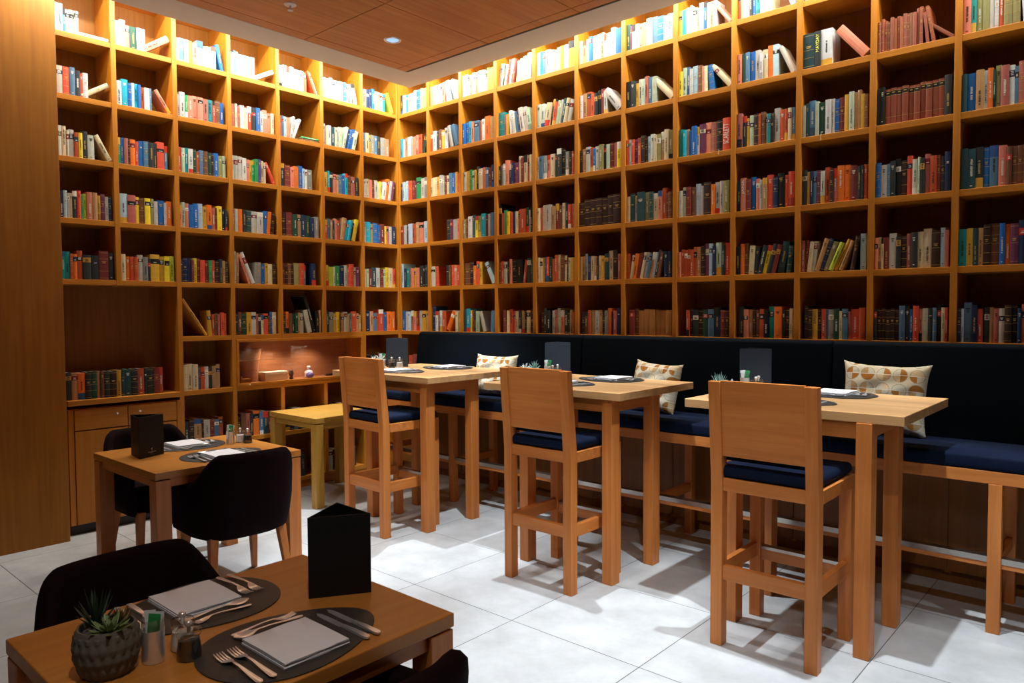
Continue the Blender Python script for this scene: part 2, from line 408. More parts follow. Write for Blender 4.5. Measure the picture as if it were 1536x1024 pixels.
bx('lid', simple('cream_lid', (.70, .58, .40), .7), t, -.053, .053, -.113, .113, .05, .075, .004)
b = MB(); b.lathe([(.012, 0), (.02, .008), (.012, .02), (.02, .04), (.024, .052), (.014, .06), (.018, .07), (.014, .078)], 14)
tag(b.build('figurine', simple('dark_bronze', (.05, .025, .015), .35), smooth=True, loc=(-.10, -1.125, VZ)), 'small dark figurine right of the cream box', 'figurine')
b = MB(); b.lathe([(.030, 0), (.036, .01), (.036, .05), (.028, .058), (.012, .062), (.014, .08), (.018, .088), (.012, .1)], 18)
tag(b.build('porcelain_jar', simple('porcelain', (.72, .66, .70), .2), smooth=True, loc=(-.15, -.92, VZ)), 'white porcelain jar with a knob stopper in the display case', 'jar')
b = MB(); b.lathe([(.018, 0), (.032, .012), (.034, .028), (.022, .042), (.012, .045)], 18)
tag(b.build('porcelain_bowl', simple('blue_porcelain', (.12, .10, .30), .2), smooth=True, loc=(-.095, -.945, VZ)), 'small blue and white bowl before the white porcelain jar', 'bowl')
b = MB(); b.loft([[(.012 * math.cos(a) * s, y, .012 + .010 * math.sin(a) * s) for a in [2 * PI * i / 8 for i in range(8)]] for y, s in ((-.075, .3), (-.06, 1), (.05, .8), (.075, .4))])
tag(b.build('pen', BLACK, smooth=True, loc=(-.12, -.70, VZ)), 'dark slim pen lying at the right of the display case', 'pen')

# ------------------------------------------------------------------ books
PAL = dict(w=('white', 'C2C2BE'), c=('cream', 'CDBE98'), i=('pale grey', 'B5B3A6'), g=('grey', '86887F'), G=('charcoal', '2C3133'), k=('black', '151515'),
           r=('red', 'CE4E34'), R=('maroon', '74302A'), p=('salmon', 'CF7B62'), P=('dusty rose', 'A65C50'), o=('orange', 'DD6E1E'), O=('rust', 'B5502A'),
           t=('tan', 'B2875A'), n=('brown', '6E4630'), N=('dark brown', '34221C'), y=('yellow', 'E0C32E'), Y=('mustard', 'C99A30'), l=('lime', 'A8B83A'),
           L=('olive', '8B8552'), e=('green', '2F9152'), E=('dark green', '1E4434'), a=('sage', 'A9BBA0'), u=('teal', '16807F'), U=('dark teal', '24474C'),
           q=('turquoise', '1E9FB8'), s=('pale blue', 'A6C0CE'), b=('blue', '1F5FA6'), d=('steel blue', '4F7390'), B=('navy', '1D2F52'), v=('violet', '4E3D78'), m=('plum', '6B3450'))
LEFT = {
 7: {0: 'w24 s44 u22 a32 a32 a32 @.43 _w', 1: 'i54 r54 d44 G43 O22 w43 @.58 ; c4>57', 2: 'w35 c35 i23 i44 O33 y33 G44 i53 @.66 ; c4<28',
     3: 'B34 s34 i23 c23 G44 r34 e23 l33 p54 t44 Y33 m44 i33 B33', 4: 'u24 u44 O23 o33 O45 G63 G63 R75 G44'},
 6: {0: 'c43 c44 p32 E52 w62 @.53 ; p5>55', 1: 'w43 q54 b33 s23 q33 b23 O32 w42 d22 @.63 ; p3<33', 2: 'e24 b34 P34 N24 o44 r33 b44 d44 G44 G34 r65 d33 @.9',
     3: 's65 P65 y34 n44 y44 L34 w33 b54 w23 o44 @.95', 4: 'c44 o33 r33 O33 i44 g43 G23 Y75 Y44 y44 l44'},
 5: {0: 'c33 d43 w33 Y33 p42 g54 a22 w42 w43 b3<12', 1: 'i22 w44 e23 p43 p43 p43 P43 u43 r23 n43 b33 @.95', 2: 'r34 a34 u34 w44 E34 O33 d34 n44 E33 N33 b44 L43 a33',
     3: 'p23 a34 p34 b43 b44 s44 Y43 o44 P33 R23 y44 B33 G22', 4: 'B23 B44 B44 R23 y34 R34 r43 R43 e33 r33 N43 G34 t33 G33', 5: 'Y3X<33!BREITLING Y45<4 O33 n33 P23 G13 r44 O23 @.9',
     6: 'c35 c45 c45 d23 O33 i33 G33 t33 t34 @.75', 7: 'G33 N34 t54 N13 i43 R33 d33 O34 @.8', 8: 'N34 G44 R34 n33 G34 t33 @.7'},
 4: {0: 'w43 d24 c24 w43 w43 s53 s43 @.55 ; w4>62', 1: 'P44 c24 P33 w44 c33 r44 G44 b44 w33 p44 p43 c33', 2: 'w24 i44 w44 w44 p33 Y23 e33 e34 v34 c34 c23 @.76 ; r3<25',
     3: 'm13 i34 o44 G44 U44 i53 i53 b3>4 o3>6 N4>6', 4: 'w29 t28 p28<20 w39<22 g53 b43 Y33 c43 N43', 5: 'G33 n34 E43 Y44 i44 P23 G33 c22 r43 n22 b24 c44 @.95',
     7: 'N33 n44 P34 G34 o55 d34 U44 R34 t33 G43', 8: 'i2>18 t2>18 G2>18 c2>18 t2>20 Y2>20 c2>20 n3>20'},
 3: {0: 'w43 w44 w44 w44 w43 s33 w33 O43 O2<22 w1<24', 1: 'w13 P33 d33 s43 p53 w3>10 w4>22 @.55 _en', 2: 'G44 R54 p33 o44 b44 s23 w23 g53 @.8',
     3: 'N45 R55 E44 t34 B44 E44 B33 g44 @.95', 4: 'R24 N33 n34 N34 L54 r44 d23 -5 B44 @.85', 5: 'G33 o34 n33 E33 E33 t23 i43 i45<13 k3X<17 k34<3 t25',
     7: 'G43 N33 d34 E34 G43 @.6', 8: 'N43 G44 G34 @.5'},
 2: {0: 'c43 c43 g34 w33 c33 i33 w33 q33 s33 i2<6 a4<12', 1: 'i34 c23 w43 U43 a33 i23 a44 a3>13 B2>13 b3>13 b2>13 a4>13', 2: 'Y43 q24 G34 p43 t23 d33 b33 q34 n44 P43 G43',
     3: 'O33 d34 t23 B23 p34 P33 t4>10 q3>12 q3>12 G2>13 y4>14', 4: 'Y34 l43 a23 e44 B44 i34 p23 r45 i23 m44', 5: 'E34 g44 Y33 y34 N12 t33 i34 t22 u23 r54 t23 t22',
     7: 'G43 N43 R34 G33 @.6', 8: 'i34 N44 G44 N34 G44 @.8'},
 1: {0: 'p53 B33 B33 b34 s33 p33 w33 q33 l4<20', 1: 'd34 c34 Y23 g33 d33 G33 g43 p43 @.8', 2: 'w33 c33 p33 R33 i33 w22 y23 w4>8 o3>9 w3>9 m2>9',
     3: 'i24 q44 L23 b44 b23 R44 y23 P23 i33 B33', 4: 'c23 a23 R33 U44 w44 R33 a23 y34 c44 r34', 5: 'B44 t34 d33 O23 r45 b33 o44 o34 @.92', 6: 'N33 G34 n33 @.4'},
}
RIGHT = {
 1: {0: 'G34 c43 q23 c43 w33 s34 b44 p34 p44', 1: 'q34 i23 p34 w54 g23 p33 p34 O44 E3>12', 2: 'B23 s34 s34 r44 R34 m23 e55 i44 g34', 3: 'R23 i34 G23 s44 O34 t35 p44 s45',
     4: 's27 B34 u34 P24 p34 y24 p44 G45 k25 G35', 5: 'b34 w34 s34 P34 p34 R34 i34 Y44 t34', 6: '-5 r33 P44 u43 @.75'},
 2: {0: 'p43 c33 w43 w34 p34 s4<6 w2<20 i2<22', 1: 'O33 w44 G23 n44 Y33 w44 i3<12 d4<18', 2: 'c33 c33 c33 Y33 i44 i23 R33 c33 d44 b44 Y34 O33', 3: '-9 -5 G34 m24 i44 p24',
     4: 'i44 r34 -8 G34 n24 r34 p34 r34', 5: 'B47 w34 n23 w34 O44 o4>25 c33 t23', 6: 'G34 n33 k44 R33 @.5'},
 3: {0: 'w34 w34 s33 p33 c34 p34 w44 w34 c33 l34 y54', 1: 'b34 b34 q34 p34 d54 O33 w34 o55 t44', 2: 'i43 Y43 e34 w33 Y23 G35 c43 p44 d33 R33 B44', 3: 'L33 R23 i44 U35 y34 L34 q45 R34 i24 d45',
     4: 'n75 N45 o33 r35 Y35 @.58 ; s4<27', 5: 'U35 q45 y24 R24 E25 a44 i3<15 -4 d4>4'},
 4: {0: 'P2>10 i2>10 E2>10 i2>10 R2>10 i2>10 r2>10 R2>10 c3>6 c3>5 w4>4 w4>4', 1: 'u75 P23 Y33 w3<5 i3<7 d3<8 B2<9 i4<9 i4<9 a4<10', 2: 'G33 g33 a34 p45 B33 B33 m33 m33 c36 R35 c46 O34 c36',
     3: 'k39 r34 e35 y34 r34 B34 c34 O24 O65 E35 i24 k25', 4: 'n34 r34 a44 N24 p35 k55 k75 O3>8 G45 E25', 5: '-4 R34 -1 c34 r45 r34 c34 G34 t34 N23 c44 N33'},
 5: {0: 'w34 q24 d34 i44 c33 a23 c34 y34 c44 y55', 1: 'i44 w44 c5>9 G2>11 r3>11 a3>11 i2>11 U3>12 c3>12 i4>13', 2: 'w34 d44 g44 p44 c54 E34 G56 k46 g44 N34 O34', 3: 'c34 p34 c25 i65 t44 R35 n34 c35 U35 r34 p34',
     4: 'c35 c35 Y25 d35 r35 E45 O34 O36 c36 n55 c25 N25 c34 Y44', 5: '-4 N33 G35 G44 -2 i34 P24 a35 p44 G44 N23 L34 O23'},
 6: {0: 'c33 t33 s33 b34 w44 w44 p34 s23 w43 w45 b54', 1: 'w33 t44 O44 O33 G33 k34 R34 i33 @.66 ; w5<38', 2: 'G33 t44 i44 O34 b23 i44 L44 G34 a34 R44 P34 y44', 3: 'N44 N45 N45 N45 N45 N46 N56',
     4: 't34 t34 g35 B34 c44 t34 G23 c34 Y44 U45 c56 N56 P34', 5: '-3 N33 n33 O34 t44 w54 t34 N33 g34 o45 N13 p44 B45'},
 7: {0: 'E44 m23 w33 c33 p43 p43 w54 d54 b64 w43 a53', 1: 'k44 G44 Y33 i34 a34 P35 d34 a44 @.64 ; c4<43', 2: 'r34 i34 r34 m44 O34 N45 N34 s34 w45 c34 L44 t45 c46 L45', 3: 'c34 U45 i24 U66 L45 U35 c44 p35 O36 n24 n34',
     4: 'O44 c3>8 o4>9 R4>12 c3>12 i3>12 d3>12 t3>12 s3>12 G3>12 n3>11 B44 B44', 5: '-3 R54 n45 t54 t54 t54 t54 t54 t54'},
 8: {0: 'l33 q43 w43 a24 a43 p22 s44 b44 w33 p33 w33 @.72 ; p3<38', 1: 'y43 a44 d34 w33 s54 n44 p23 c33 b5<5 @.68 ; c4<40', 2: 'u44 q34 t24 b33 b45 w34 m55 p55 P55 k55 r66!SCARLETT', 3: 'i44 a35 R45 n45 s46 i35 N66 o35 i46 i36 L56',
     4: 'p33 O34 O34 O34 O34 O35 t45 N45 m46 s36 B35 a56 U35 r46', 5: '-8 O34 N34 G54 N44 E54 d54 B65 R44 N34'},
 9: {0: 'r44 p33 w33 i33 G34 b44 u54 w53 i33 c54 -9 s5<20', 1: 'p54 E44 d44 b64 i54 w33 c54 o55 s65 i4<25', 2: 'P56 G45 Y34 a45 N45 O25 n45 t24 u34 N34 i56 O45 O35 c35 d35', 3: 'E45 p56!JANA R45 b56 p35 w34 t45 r56 B45 k66 r35 r56',
     4: 'k44 o45 n45 c5>3 G4>4 G4>12 y4>13 G4>14 R4>14 U6>11 U4>6', 5: '-2 G45 p34 t34 N24 n34 O34 k34 u45 o55 G24 N34 c24'},
 10: {0: 'b44 c54 R44 w44 G54 r44 t44 @.7', 1: 'E96 G56!MAYDAY w96 @.44 ; p7<40', 2: 'i35 U35 d66 a35 E65 w55 i35 b45 R55 Y46 a47 t36 t37 Y35 n35', 3: 'G56 Y35 B35 d35 m45 w45 O56 N35 P45 o66 o66 R65 G45 G25 O35',
     4: 'P45 R3>3 c4>6 i4>6 t5>17 B4>18 L5>19 l5>22 Y4>24 -2 t4>22 N4>9 s66', 5: '-3 G35 N34 Y44!BANCO N34 r34 d24 g44 E44 c23 d44 P23 r64 O44'},
 11: {0: 'R44 w54 c44 G54 b44 e44 w44 n54', 1: 'O33 O34 O33 R33 O34 O33 R34 O33 O34 R34 O34 R34 O35 R35 P3<6 P3<10 @.76 ; P3<50', 2: 'G36 k46 R55 R55 R55 R55 R55 R55 R55 R55 R55 R55 G66', 3: 'b55 i64 d34 G55 k56 N65 r56 i55 a25 G45 P56 O65 R35 G45 B56',
      4: 'p34 t34 c24 R54 i65 G44 N54 P45 G55 c55 c76 N75 s46 P35', 5: 'G34 N44 N44 N44 N44 N44 d55 G45 b34 r55 p34 i54 G44 d34 k45 c34 O24'},
 12: {0: 'c44 b54 w44 G54 r44 t44 w44', 1: 'p65 u45 L55 L55 i45 w35 O45 L65 L65 w6<4 B4<12 s44', 2: 'U45 b75 t66 w35 o46 E25 L46 P66 w45 d35 P56 n46 t46 G46 c46', 3: 'U66 U66 G66 b56 d76 p66 n45 n45 n45 n55 n45 n45 n45',
      4: 'u65 Y55 U45 t45 N56 n76 b46 o46 m66 B67 U46 G46 t46', 5: 'G34 s24 d66 B45 r44 -1 G44 t34 P44 i44 N55 k45 B34 O45 t34 n34 G44'},
}
def rnd_cell(rg, n=11):
    return ' '.join(rg.choice('wciigGkrRpPoOtnNyYLeEauUqsbdBm') + str(rg.randint(3, 6)) + str(rg.randint(3, 6)) for _ in range(n))
rg0 = random.Random(5)
for j in (13, 14): RIGHT[j] = {k: rnd_cell(rg0) for k in range(0, 6)}

def parse(spec):
    secs = [[], []]; fill = .975; flat = ''
    cur = 0
    for tk in spec.split():
        if tk[0] == '@': fill = float(tk[1:])
        elif tk == ';': cur = 1
        elif tk[0] == '_': flat = tk[1:]
        elif tk[0] == '-': secs[cur].append(('gap', int(tk[1:])))
        else:
            title = None
            if '!' in tk: tk, title = tk.split('!')
            ang = 0
            for ch, sg in (('<', -1), ('>', 1)):
                if ch in tk: tk, a = tk.split(ch); ang = sg * float(a)
            w = int(tk[1]); h = (14 if tk[2] == 'X' else int(tk[2])) if len(tk) > 2 else None
            secs[cur].append((tk[0], w, h, ang, title))
    return secs, fill, flat

def layout(items, sc, hs):
    """returns [(u0, z0, angle, w, h, idx)], right extent"""
    x = 0; out = []; prev = None; ext = 0
    for q, it in enumerate(items):
        if it[0] == 'gap': x += it[1] * sc; prev = None; continue
        w, h, th = it[1] * sc, hs[q], R(it[3])
        if th == 0:
            if prev and prev[0] > 0: x = prev[3] + min(prev[2] * math.cos(prev[0]), h) * math.tan(prev[0])
            out.append((x, 0, 0, w, h, q)); x += w; ext = max(ext, x)
        elif th < 0:
            a = -th
            if prev is None: piv = x + h * math.sin(a)
            elif prev[0] == 0: piv = x + min(prev[2], h * math.cos(a)) * math.tan(a)
            else: piv = x + max(0, min(prev[2], h) * (math.tan(a) - math.tan(-prev[0])))
            out.append((piv, 0, th, w, h, q)); x = piv + w / math.cos(a); ext = max(ext, x)
        else:
            if prev and prev[0] > 0: piv = prev[3] + w / math.cos(th) + max(0, min(prev[2], h) * (math.tan(prev[0]) - math.tan(th)))
            else: piv = x + w * math.cos(th)
            out.append((piv - w * math.cos(th), w * math.sin(th), th, w, h, q)); x = piv; ext = max(ext, piv + h * math.sin(th))
            prev = (th, w, h, piv); continue
        prev = (th, w, h, x)
    return out, ext

def mixc(a, b_, t): return tuple(x * (1 - t) + y * t for x, y in zip(a, b_))
PAGE = lin('CDBF9F'); GOLD = lin('B99A52'); OFFW = lin('D8D4C6'); INK = lin('1A1815')
def book_mesh(mb, w, h, dp, col, rg, tf=None, code='w', plain=False, style=None):
    """hard or soft cover book: spine at d=0, from u=0..w; bands and lettering on the spine"""
    start = len(mb.v)
    hard = w > .02 or rg.random() < .4
    bul = .0035 if hard else .0008
    us = [0, w * .18, w * .5, w * .82, w]; ds = [bul, bul * .35, 0, bul * .35, bul]
    lum = .3 * col[0] + .6 * col[1] + .1 * col[2]
    dark = lum < .12
    # spine bands
    segs = [(0, h, col)]
    st = rg.random(); acc = col; deco = []
    ink = (GOLD if rg.random() < .55 else OFFW) if dark else (INK if lum > .3 or rg.random() < .4 else OFFW)
    if plain: st = .99
    if style == 'ruled': st = .45
    if style == 'plain': st = .99
    if code == 'N' or (code in 'nR' and rg.random() < .5): st = .45
    if style == 'setlabel': st = .25
    if st < .22:      # title block
        blk = rg.choice([INK, lin('7A1E1A'), lin('20324A'), lin('E2DCC8')]) if not dark else rg.choice([lin('B8352A'), lin('C8C2AE'), lin('B58A3A'), col])
        z0 = h * rg.uniform(.62, .74); z1 = z0 + h * rg.uniform(.12, .2)
        segs = [(0, z0, col), (z0, z1, blk), (z1, h, col)]
        for q in range(rg.randint(1, 3)): deco.append(('h', z0 + (z1 - z0) * (.25 + .25 * q), OFFW if sum(blk) < .6 else INK, rg.uniform(.4, .7)))
    elif style == 'setlabel':
        segs = [(0, h * .80, col), (h * .80, h * .93, INK), (h * .93, h, col)]; deco += [('l', h * .8, GOLD), ('l', h * .93, GOLD), ('l', h * .2, GOLD), ('h', h * .87, GOLD, .6)]
    elif st < .34:    # two tone
        z0 = h * rg.choice([.18, .25, .72, .8]); c2 = rg.choice([OFFW, INK, lin('C2341F'), lin('C99A30'), lin('28508A'), mixc(col, INK, .5)])
        segs = [(0, z0, c2 if z0 < h / 2 else col), (z0, h, col if z0 < h / 2 else c2)]
        deco.append(('v', h * .35, h * .68, ink))
    elif st < .52:    # ruled leather
        for q in (.06, .3, .52, .72, .93): deco.append(('l', h * q, GOLD if rg.random() < .8 else mixc(col, INK, .5)))
        deco.append(('h', h * .62, GOLD, .6)); deco.append(('h', h * .58, GOLD, .45))
    elif st < .80:    # lettering along the spine
        a0 = rg.uniform(.12, .4); deco.append(('v', h * a0, h * (a0 + rg.uniform(.3, .5)), ink))
        if rg.random() < .5: deco.append(('h', h * .06, ink, .4))
    elif st < .93:
        deco.append(('h', h * .84, ink, .6)); deco.append(('h', h * .8, ink, .5)); deco.append(('h', h * .76, ink, .35)); deco.append(('h', h * .08, ink, .4))
    for (a, c_, cc) in segs:
        for q in range(4):
            mb.poly([(us[q], ds[q], a), (us[q + 1], ds[q + 1], a), (us[q + 1], ds[q + 1], c_), (us[q], ds[q], c_)], 0, cc)
    side = col
    mb.poly([(w, bul, 0), (w, dp, 0), (w, dp, h), (w, bul, h)], 0, side)
    mb.poly([(0, dp, 0), (0, bul, 0), (0, bul, h), (0, dp, h)], 0, side)
    ring = list(zip(us, ds)) + [(w, dp), (0, dp)]
    ct = min(.0025, w * .12); inn = [(min(max(u, ct), w - ct), max(d, .006) if d < dp else dp - .004) for u, d in ring]
    n = len(ring)
    for zt, lo in ((h, h - .003), (0, .003)):
        o_ = [(u, d, zt) for u, d in ring]; i_ = [(u, d, zt) for u, d in inn]; l_ = [(u, d, lo) for u, d in inn]
        for q in range(n):
            r2 = (q + 1) % n
            mb.poly([o_[q], o_[r2], i_[r2], i_[q]] if zt else [o_[r2], o_[q], i_[q], i_[r2]], 0, col)
            mb.poly([i_[q], i_[r2], l_[r2], l_[q]] if zt else [i_[r2], i_[q], l_[q], l_[r2]], 0, col)
        mb.poly(l_ if zt else l_[::-1], 0, PAGE)
    mb.poly([(w, dp, 0), (0, dp, 0), (0, dp, h), (w, dp, h)], 0, PAGE)
    e = -.0004
    def strip(u0, u1, a, c_, cc): mb.poly([(u0, e, a), (u1, e, a), (u1, e, c_), (u0, e, c_)], 0, cc)
    for dk in deco:
        if dk[0] == 'l':
            for q in range(4): mb.poly([(us[q], ds[q] - .0004, dk[1]), (us[q + 1], ds[q + 1] - .0004, dk[1]), (us[q + 1], ds[q + 1] - .0004, dk[1] + .0016), (us[q], ds[q] - .0004, dk[1] + .0016)], 0, dk[2])
        elif dk[0] == 'h':
            hw = w * dk[3] / 2 * .8; strip(w / 2 - hw, w / 2 + hw, dk[1], dk[1] + .004, dk[2])
        elif dk[0] == 'v':
            z = dk[1]; hw = min(w * .17, .006)
            while z < dk[2]:
                ln = rg.uniform(.003, .0055)
                strip(w / 2 - hw * rg.uniform(.6, 1), w / 2 + hw * rg.uniform(.6, 1), z, z + ln * .62, dk[3]); z += ln
                if rg.random() < .12: z += .005
    if tf is not None:
        for q in range(start, len(mb.v)): mb.v[q] = tuple(tf @ Vector(mb.v[q]))

ORD = 'zero first second third fourth fifth sixth seventh eighth ninth tenth eleventh twelfth thirteenth fourteenth fifteenth sixteenth seventeenth eighteenth'.split()
SHELFN = {0: 'top shelf', 1: 'second shelf from top', 2: 'third shelf from top', 3: 'fourth shelf from top', 4: 'fifth shelf from top', 5: 'sixth shelf from top', 6: 'seventh shelf from top', 7: 'eighth shelf from top', 8: 'lowest shelf'}
recs = []
def do_cell(wall, col, k, spec, u_lo, width):
    rg = random.Random('%s%d_%d' % (wall, col, k))
    secs, fill, flat = parse(spec)
    W = width; items = secs[0]
    hgt = lambda it: .127 + .0145 * (it[2] if it[2] is not None else rg.choice([3, 4, 4, 5])) + rg.uniform(-.005, .005)
    hs = [0 if it[0] == 'gap' else hgt(it) for it in items]
    lo, hi = .0005, .02
    for _ in range(40):
        md = (lo + hi) / 2
        if layout(items, md, hs)[1] > fill * W: hi = md
        else: lo = md
    out, ext = layout(items, lo, hs)
    pl = [(u, z, th, w, h, items[q]) for (u, z, th, w, h, q) in out]
    x = W - .003
    for it in reversed(secs[1]):
        w, h, th = max(.018, it[1] * lo), hgt(it) + .015, R(it[3])
        if it[0] == 'p' and it[1] >= 7: w, h = .055, .235
        if th > 0: piv = x - h * math.sin(th); pl.append((piv - w * math.cos(th), w * math.sin(th), th, w, h, it))
        else: pl.append((x - w * math.cos(th), 0, th, w, h, it))
        x -= w
    z = 0
    for ch in flat[::-1]:
        w, h = (.022, .20) if len(flat) == 1 else (.017, .17 - .0 * z)
        pl.append((W - h - .006, z + w, PI / 2, w, h, (ch, 3, 4, 90, None))); z += w + .0005
    pl.sort(key=lambda r: r[0] + .5 * r[4] * math.sin(r[2]))
    for n, (u, z, th, w, h, it) in enumerate(pl):
        set_back = rg.uniform(.008, .022); dp = min(.2, h * rg.uniform(.66, .74))
        base = Vector((-set_back, u_lo + u, zk(k) + .0005 + z)) if wall == 'L' else Vector((u_lo + u, set_back, zk(k) + .0005 + z))
        mtx = Matrix.Translation(base) @ Matrix.Rotation(PI / 2 if wall == 'L' else 0, 4, 'Z') @ Matrix.Rotation(th, 4, 'Y')
        ctr = mtx @ Vector((w / 2, 0, h / 2)); d = (ctr - CAMP); cosv = abs(d.x if wall == 'L' else d.y) / d.length
        zf = d.dot(fw); px = 768 + 1097.6 * d.dot(rt) / zf; py = 512 - 1097.6 * d.dot(up) / zf
        area = w * h * cosv / d.length ** 2 * 1097.6 ** 2
        vis = 85 < px < 1532 and 4 < py < 1000 and not (k >= 7) and not (k == 6 and wall == 'R') and not (wall == 'R' and k == 5 and False)
        recs.append(dict(wall=wall, col=col, k=k, n=n + 1, w=w, h=h - .0006, dp=dp, it=it, th=th, sb=set_back, m=mtx, area=area if vis else 0, seed='%s%d.%d.%d' % (wall, col, k, n)))
for c_, rows in LEFT.items():
    for k, sp in rows.items():
        lo_ = -c_ * CW + T / 2; hi_ = -(c_ - 1) * CW - T / 2
        if c_ == 7: lo_ = PIER + T
        if c_ == 1: hi_ = -T / 2
        do_cell('L', c_, k, sp, lo_ + .002, hi_ - lo_ - .004)
do_cell('L', 0, 6, 'G54 t54 o64 G54 E54 t34 n34 G54 N64 Y44 U34 U64 G64 O64 G34 G64 R54 O44 @.84', PIER + T + .002, .80 - .03)
for c_, rows in RIGHT.items():
    for k, sp in rows.items():
        do_cell('R', c_, k, sp, (c_ - 1) * CW + T / 2 + .002, CW - T - .004)
recs.sort(key=lambda r: -r['area'])
BG = 'books in the wall shelving'
rest = MB(); N_IND = 300
def bookcol(rg, code):
    c_ = lin(PAL[code][1]); f = rg.uniform(.85, 1.12)
    return tuple(min(.86, max(.003, x * f * rg.uniform(.94, 1.06))) for x in c_)
def lettering(parent, text, w, h, mat):
    cu = bpy.data.curves.new('t', 'FONT'); cu.body = text; cu.size = 1; cu.extrude = .0
    o = bpy.data.objects.new('t', cu); COL.objects.link(o); dg = bpy.context.evaluated_depsgraph_get()
    me = bpy.data.meshes.new_from_object(o.evaluated_get(dg)); bpy.data.objects.remove(o)
    xs = [v.co.x for v in me.vertices]; ys = [v.co.y for v in me.vertices]
    x0, x1, y0, y1 = min(xs), max(xs), min(ys), max(ys)
    if text == 'MAYDAY': L_, wd, z0 = h * .50, w * .5, h * .42
    elif text == 'BREITLING': L_, wd, z0 = h * .34, w * .55, h * .3
    else: L_ = h * (.62 if len(text) > 5 else .42); wd = w * (.72 if len(text) > 5 else .5); z0 = h * (.2 if len(text) > 5 else .52)
    for v in me.vertices:
        a = (v.co.x - x0) / (x1 - x0) * L_; c_ = (v.co.y - y0) / (y1 - y0) * wd
        v.co = (w / 2 + wd / 2 - c_, -.0008, z0 + a) if text != 'BREITLING' else (w / 2 - wd / 2 + c_, -.0008, z0 + L_ - a)
    me.materials.clear(); me.materials.append(mat)
    q = bpy.data.objects.new('spine_lettering', me); COL.objects.link(q); q.parent = parent
    q['label'] = 'printed title running along the spine'
RIB = {('R', 8, 2, 10), ('R', 9, 2, 9), ('R', 10, 2, 5), ('R', 6, 2, 5), ('R', 6, 1, 7), ('L', 5, 1, 9), ('L', 5, 1, 11), ('L', 5, 2, 11), ('R', 8, 4, 4)}
RIBM = simple('ribbon_cream', (.6, .5, .3), .6)
TY = simple('title_yellow', (.75, .8, .06), .6)
TW = simple('title_white', (.8, .76, .7), .6); TB = simple('title_black', (.01, .01, .01), .6)
for n, r in enumerate(recs):
    rg = random.Random(r['seed']); code = r['it'][0]; col = bookcol(rg, code); title = r['it'][4]
    style = None
    if r['wall'] == 'R':
        if r['col'] == 11 and r['k'] == 2 and code == 'R': col = lin('84402A'); style = 'setlabel'
        if r['col'] == 11 and r['k'] == 1: col = tuple(x * rg.uniform(.8, 1.15) for x in lin('8E5038')); style = 'ruled' if rg.random() < .4 else 'plain'
        if r['col'] == 10 and r['k'] == 1 and code == 'E': col = lin('1E3A3C'); style = 'ruled'
        if r['col'] == 7 and r['k'] == 5 and code == 't': col = lin('A5713A'); style = 'plain'
        if r['col'] == 6 and r['k'] == 3: style = 'ruled'
    if n < N_IND and r['area'] > 0:
        mb = MB(); book_mesh(mb, r['w'], r['h'], r['dp'], col, rg, None, code, plain=bool(title), style=style)
        o = mb.build('book', BOOKM); o.matrix_world = r['m']
        bay = ('%s bay %s of corner' % (ORD[r['col']], 'left' if r['wall'] == 'L' else 'right')) if r['col'] else 'wide niche above the cabinet'
        kind = 'flat book' if abs(r['th']) > 1.5 else ('leaning book' if abs(r['th']) > R(16) else 'book')
        lab = '%s %s %s from left, %s, %s' % (PAL[code][0], kind, ORD[min(18, r['n'])], bay, SHELFN[r['k']])
        if not r['col']: lab = '%s book %s from left in %s' % (PAL[code][0], ORD[min(18, r['n'])], bay)
        tag(o, lab, 'book', BG)
        if (r['wall'], r['col'], r['k'], r['n']) in RIB:
            m_ = MB(); u0, y1 = r['w'] * .5, -r['sb'] - .0035; ln = rg.uniform(.02, .045)
            pts = [(-.001, .004), (y1 + .001, .0035), (y1, .001), (y1 - .0008, -ln * .5), (y1, -ln)]
            for (ya_, za_), (yb2, zb2) in zip(pts, pts[1:]): m_.box(u0 - .0022, u0 + .0022, min(ya_, yb2) - .0002, max(ya_, yb2) + .0002, min(za_, zb2), max(za_, zb2) + .0003)
            m_.build('ribbon', RIBM, o)['label'] = 'pale ribbon marker hanging over the shelf edge'
        if title: lettering(o, title, r['w'], r['h'], TB if code == 'Y' else (TY if title == 'MAYDAY' else TW))
    else:
        book_mesh(rest, r['w'], r['h'], r['dp'], col, rg, r['m'], code, style=style)
tag(rest.build('shelved_books', BOOKM), 'the many smaller looking books filling the other places of both bookcases', 'books', kind='stuff')

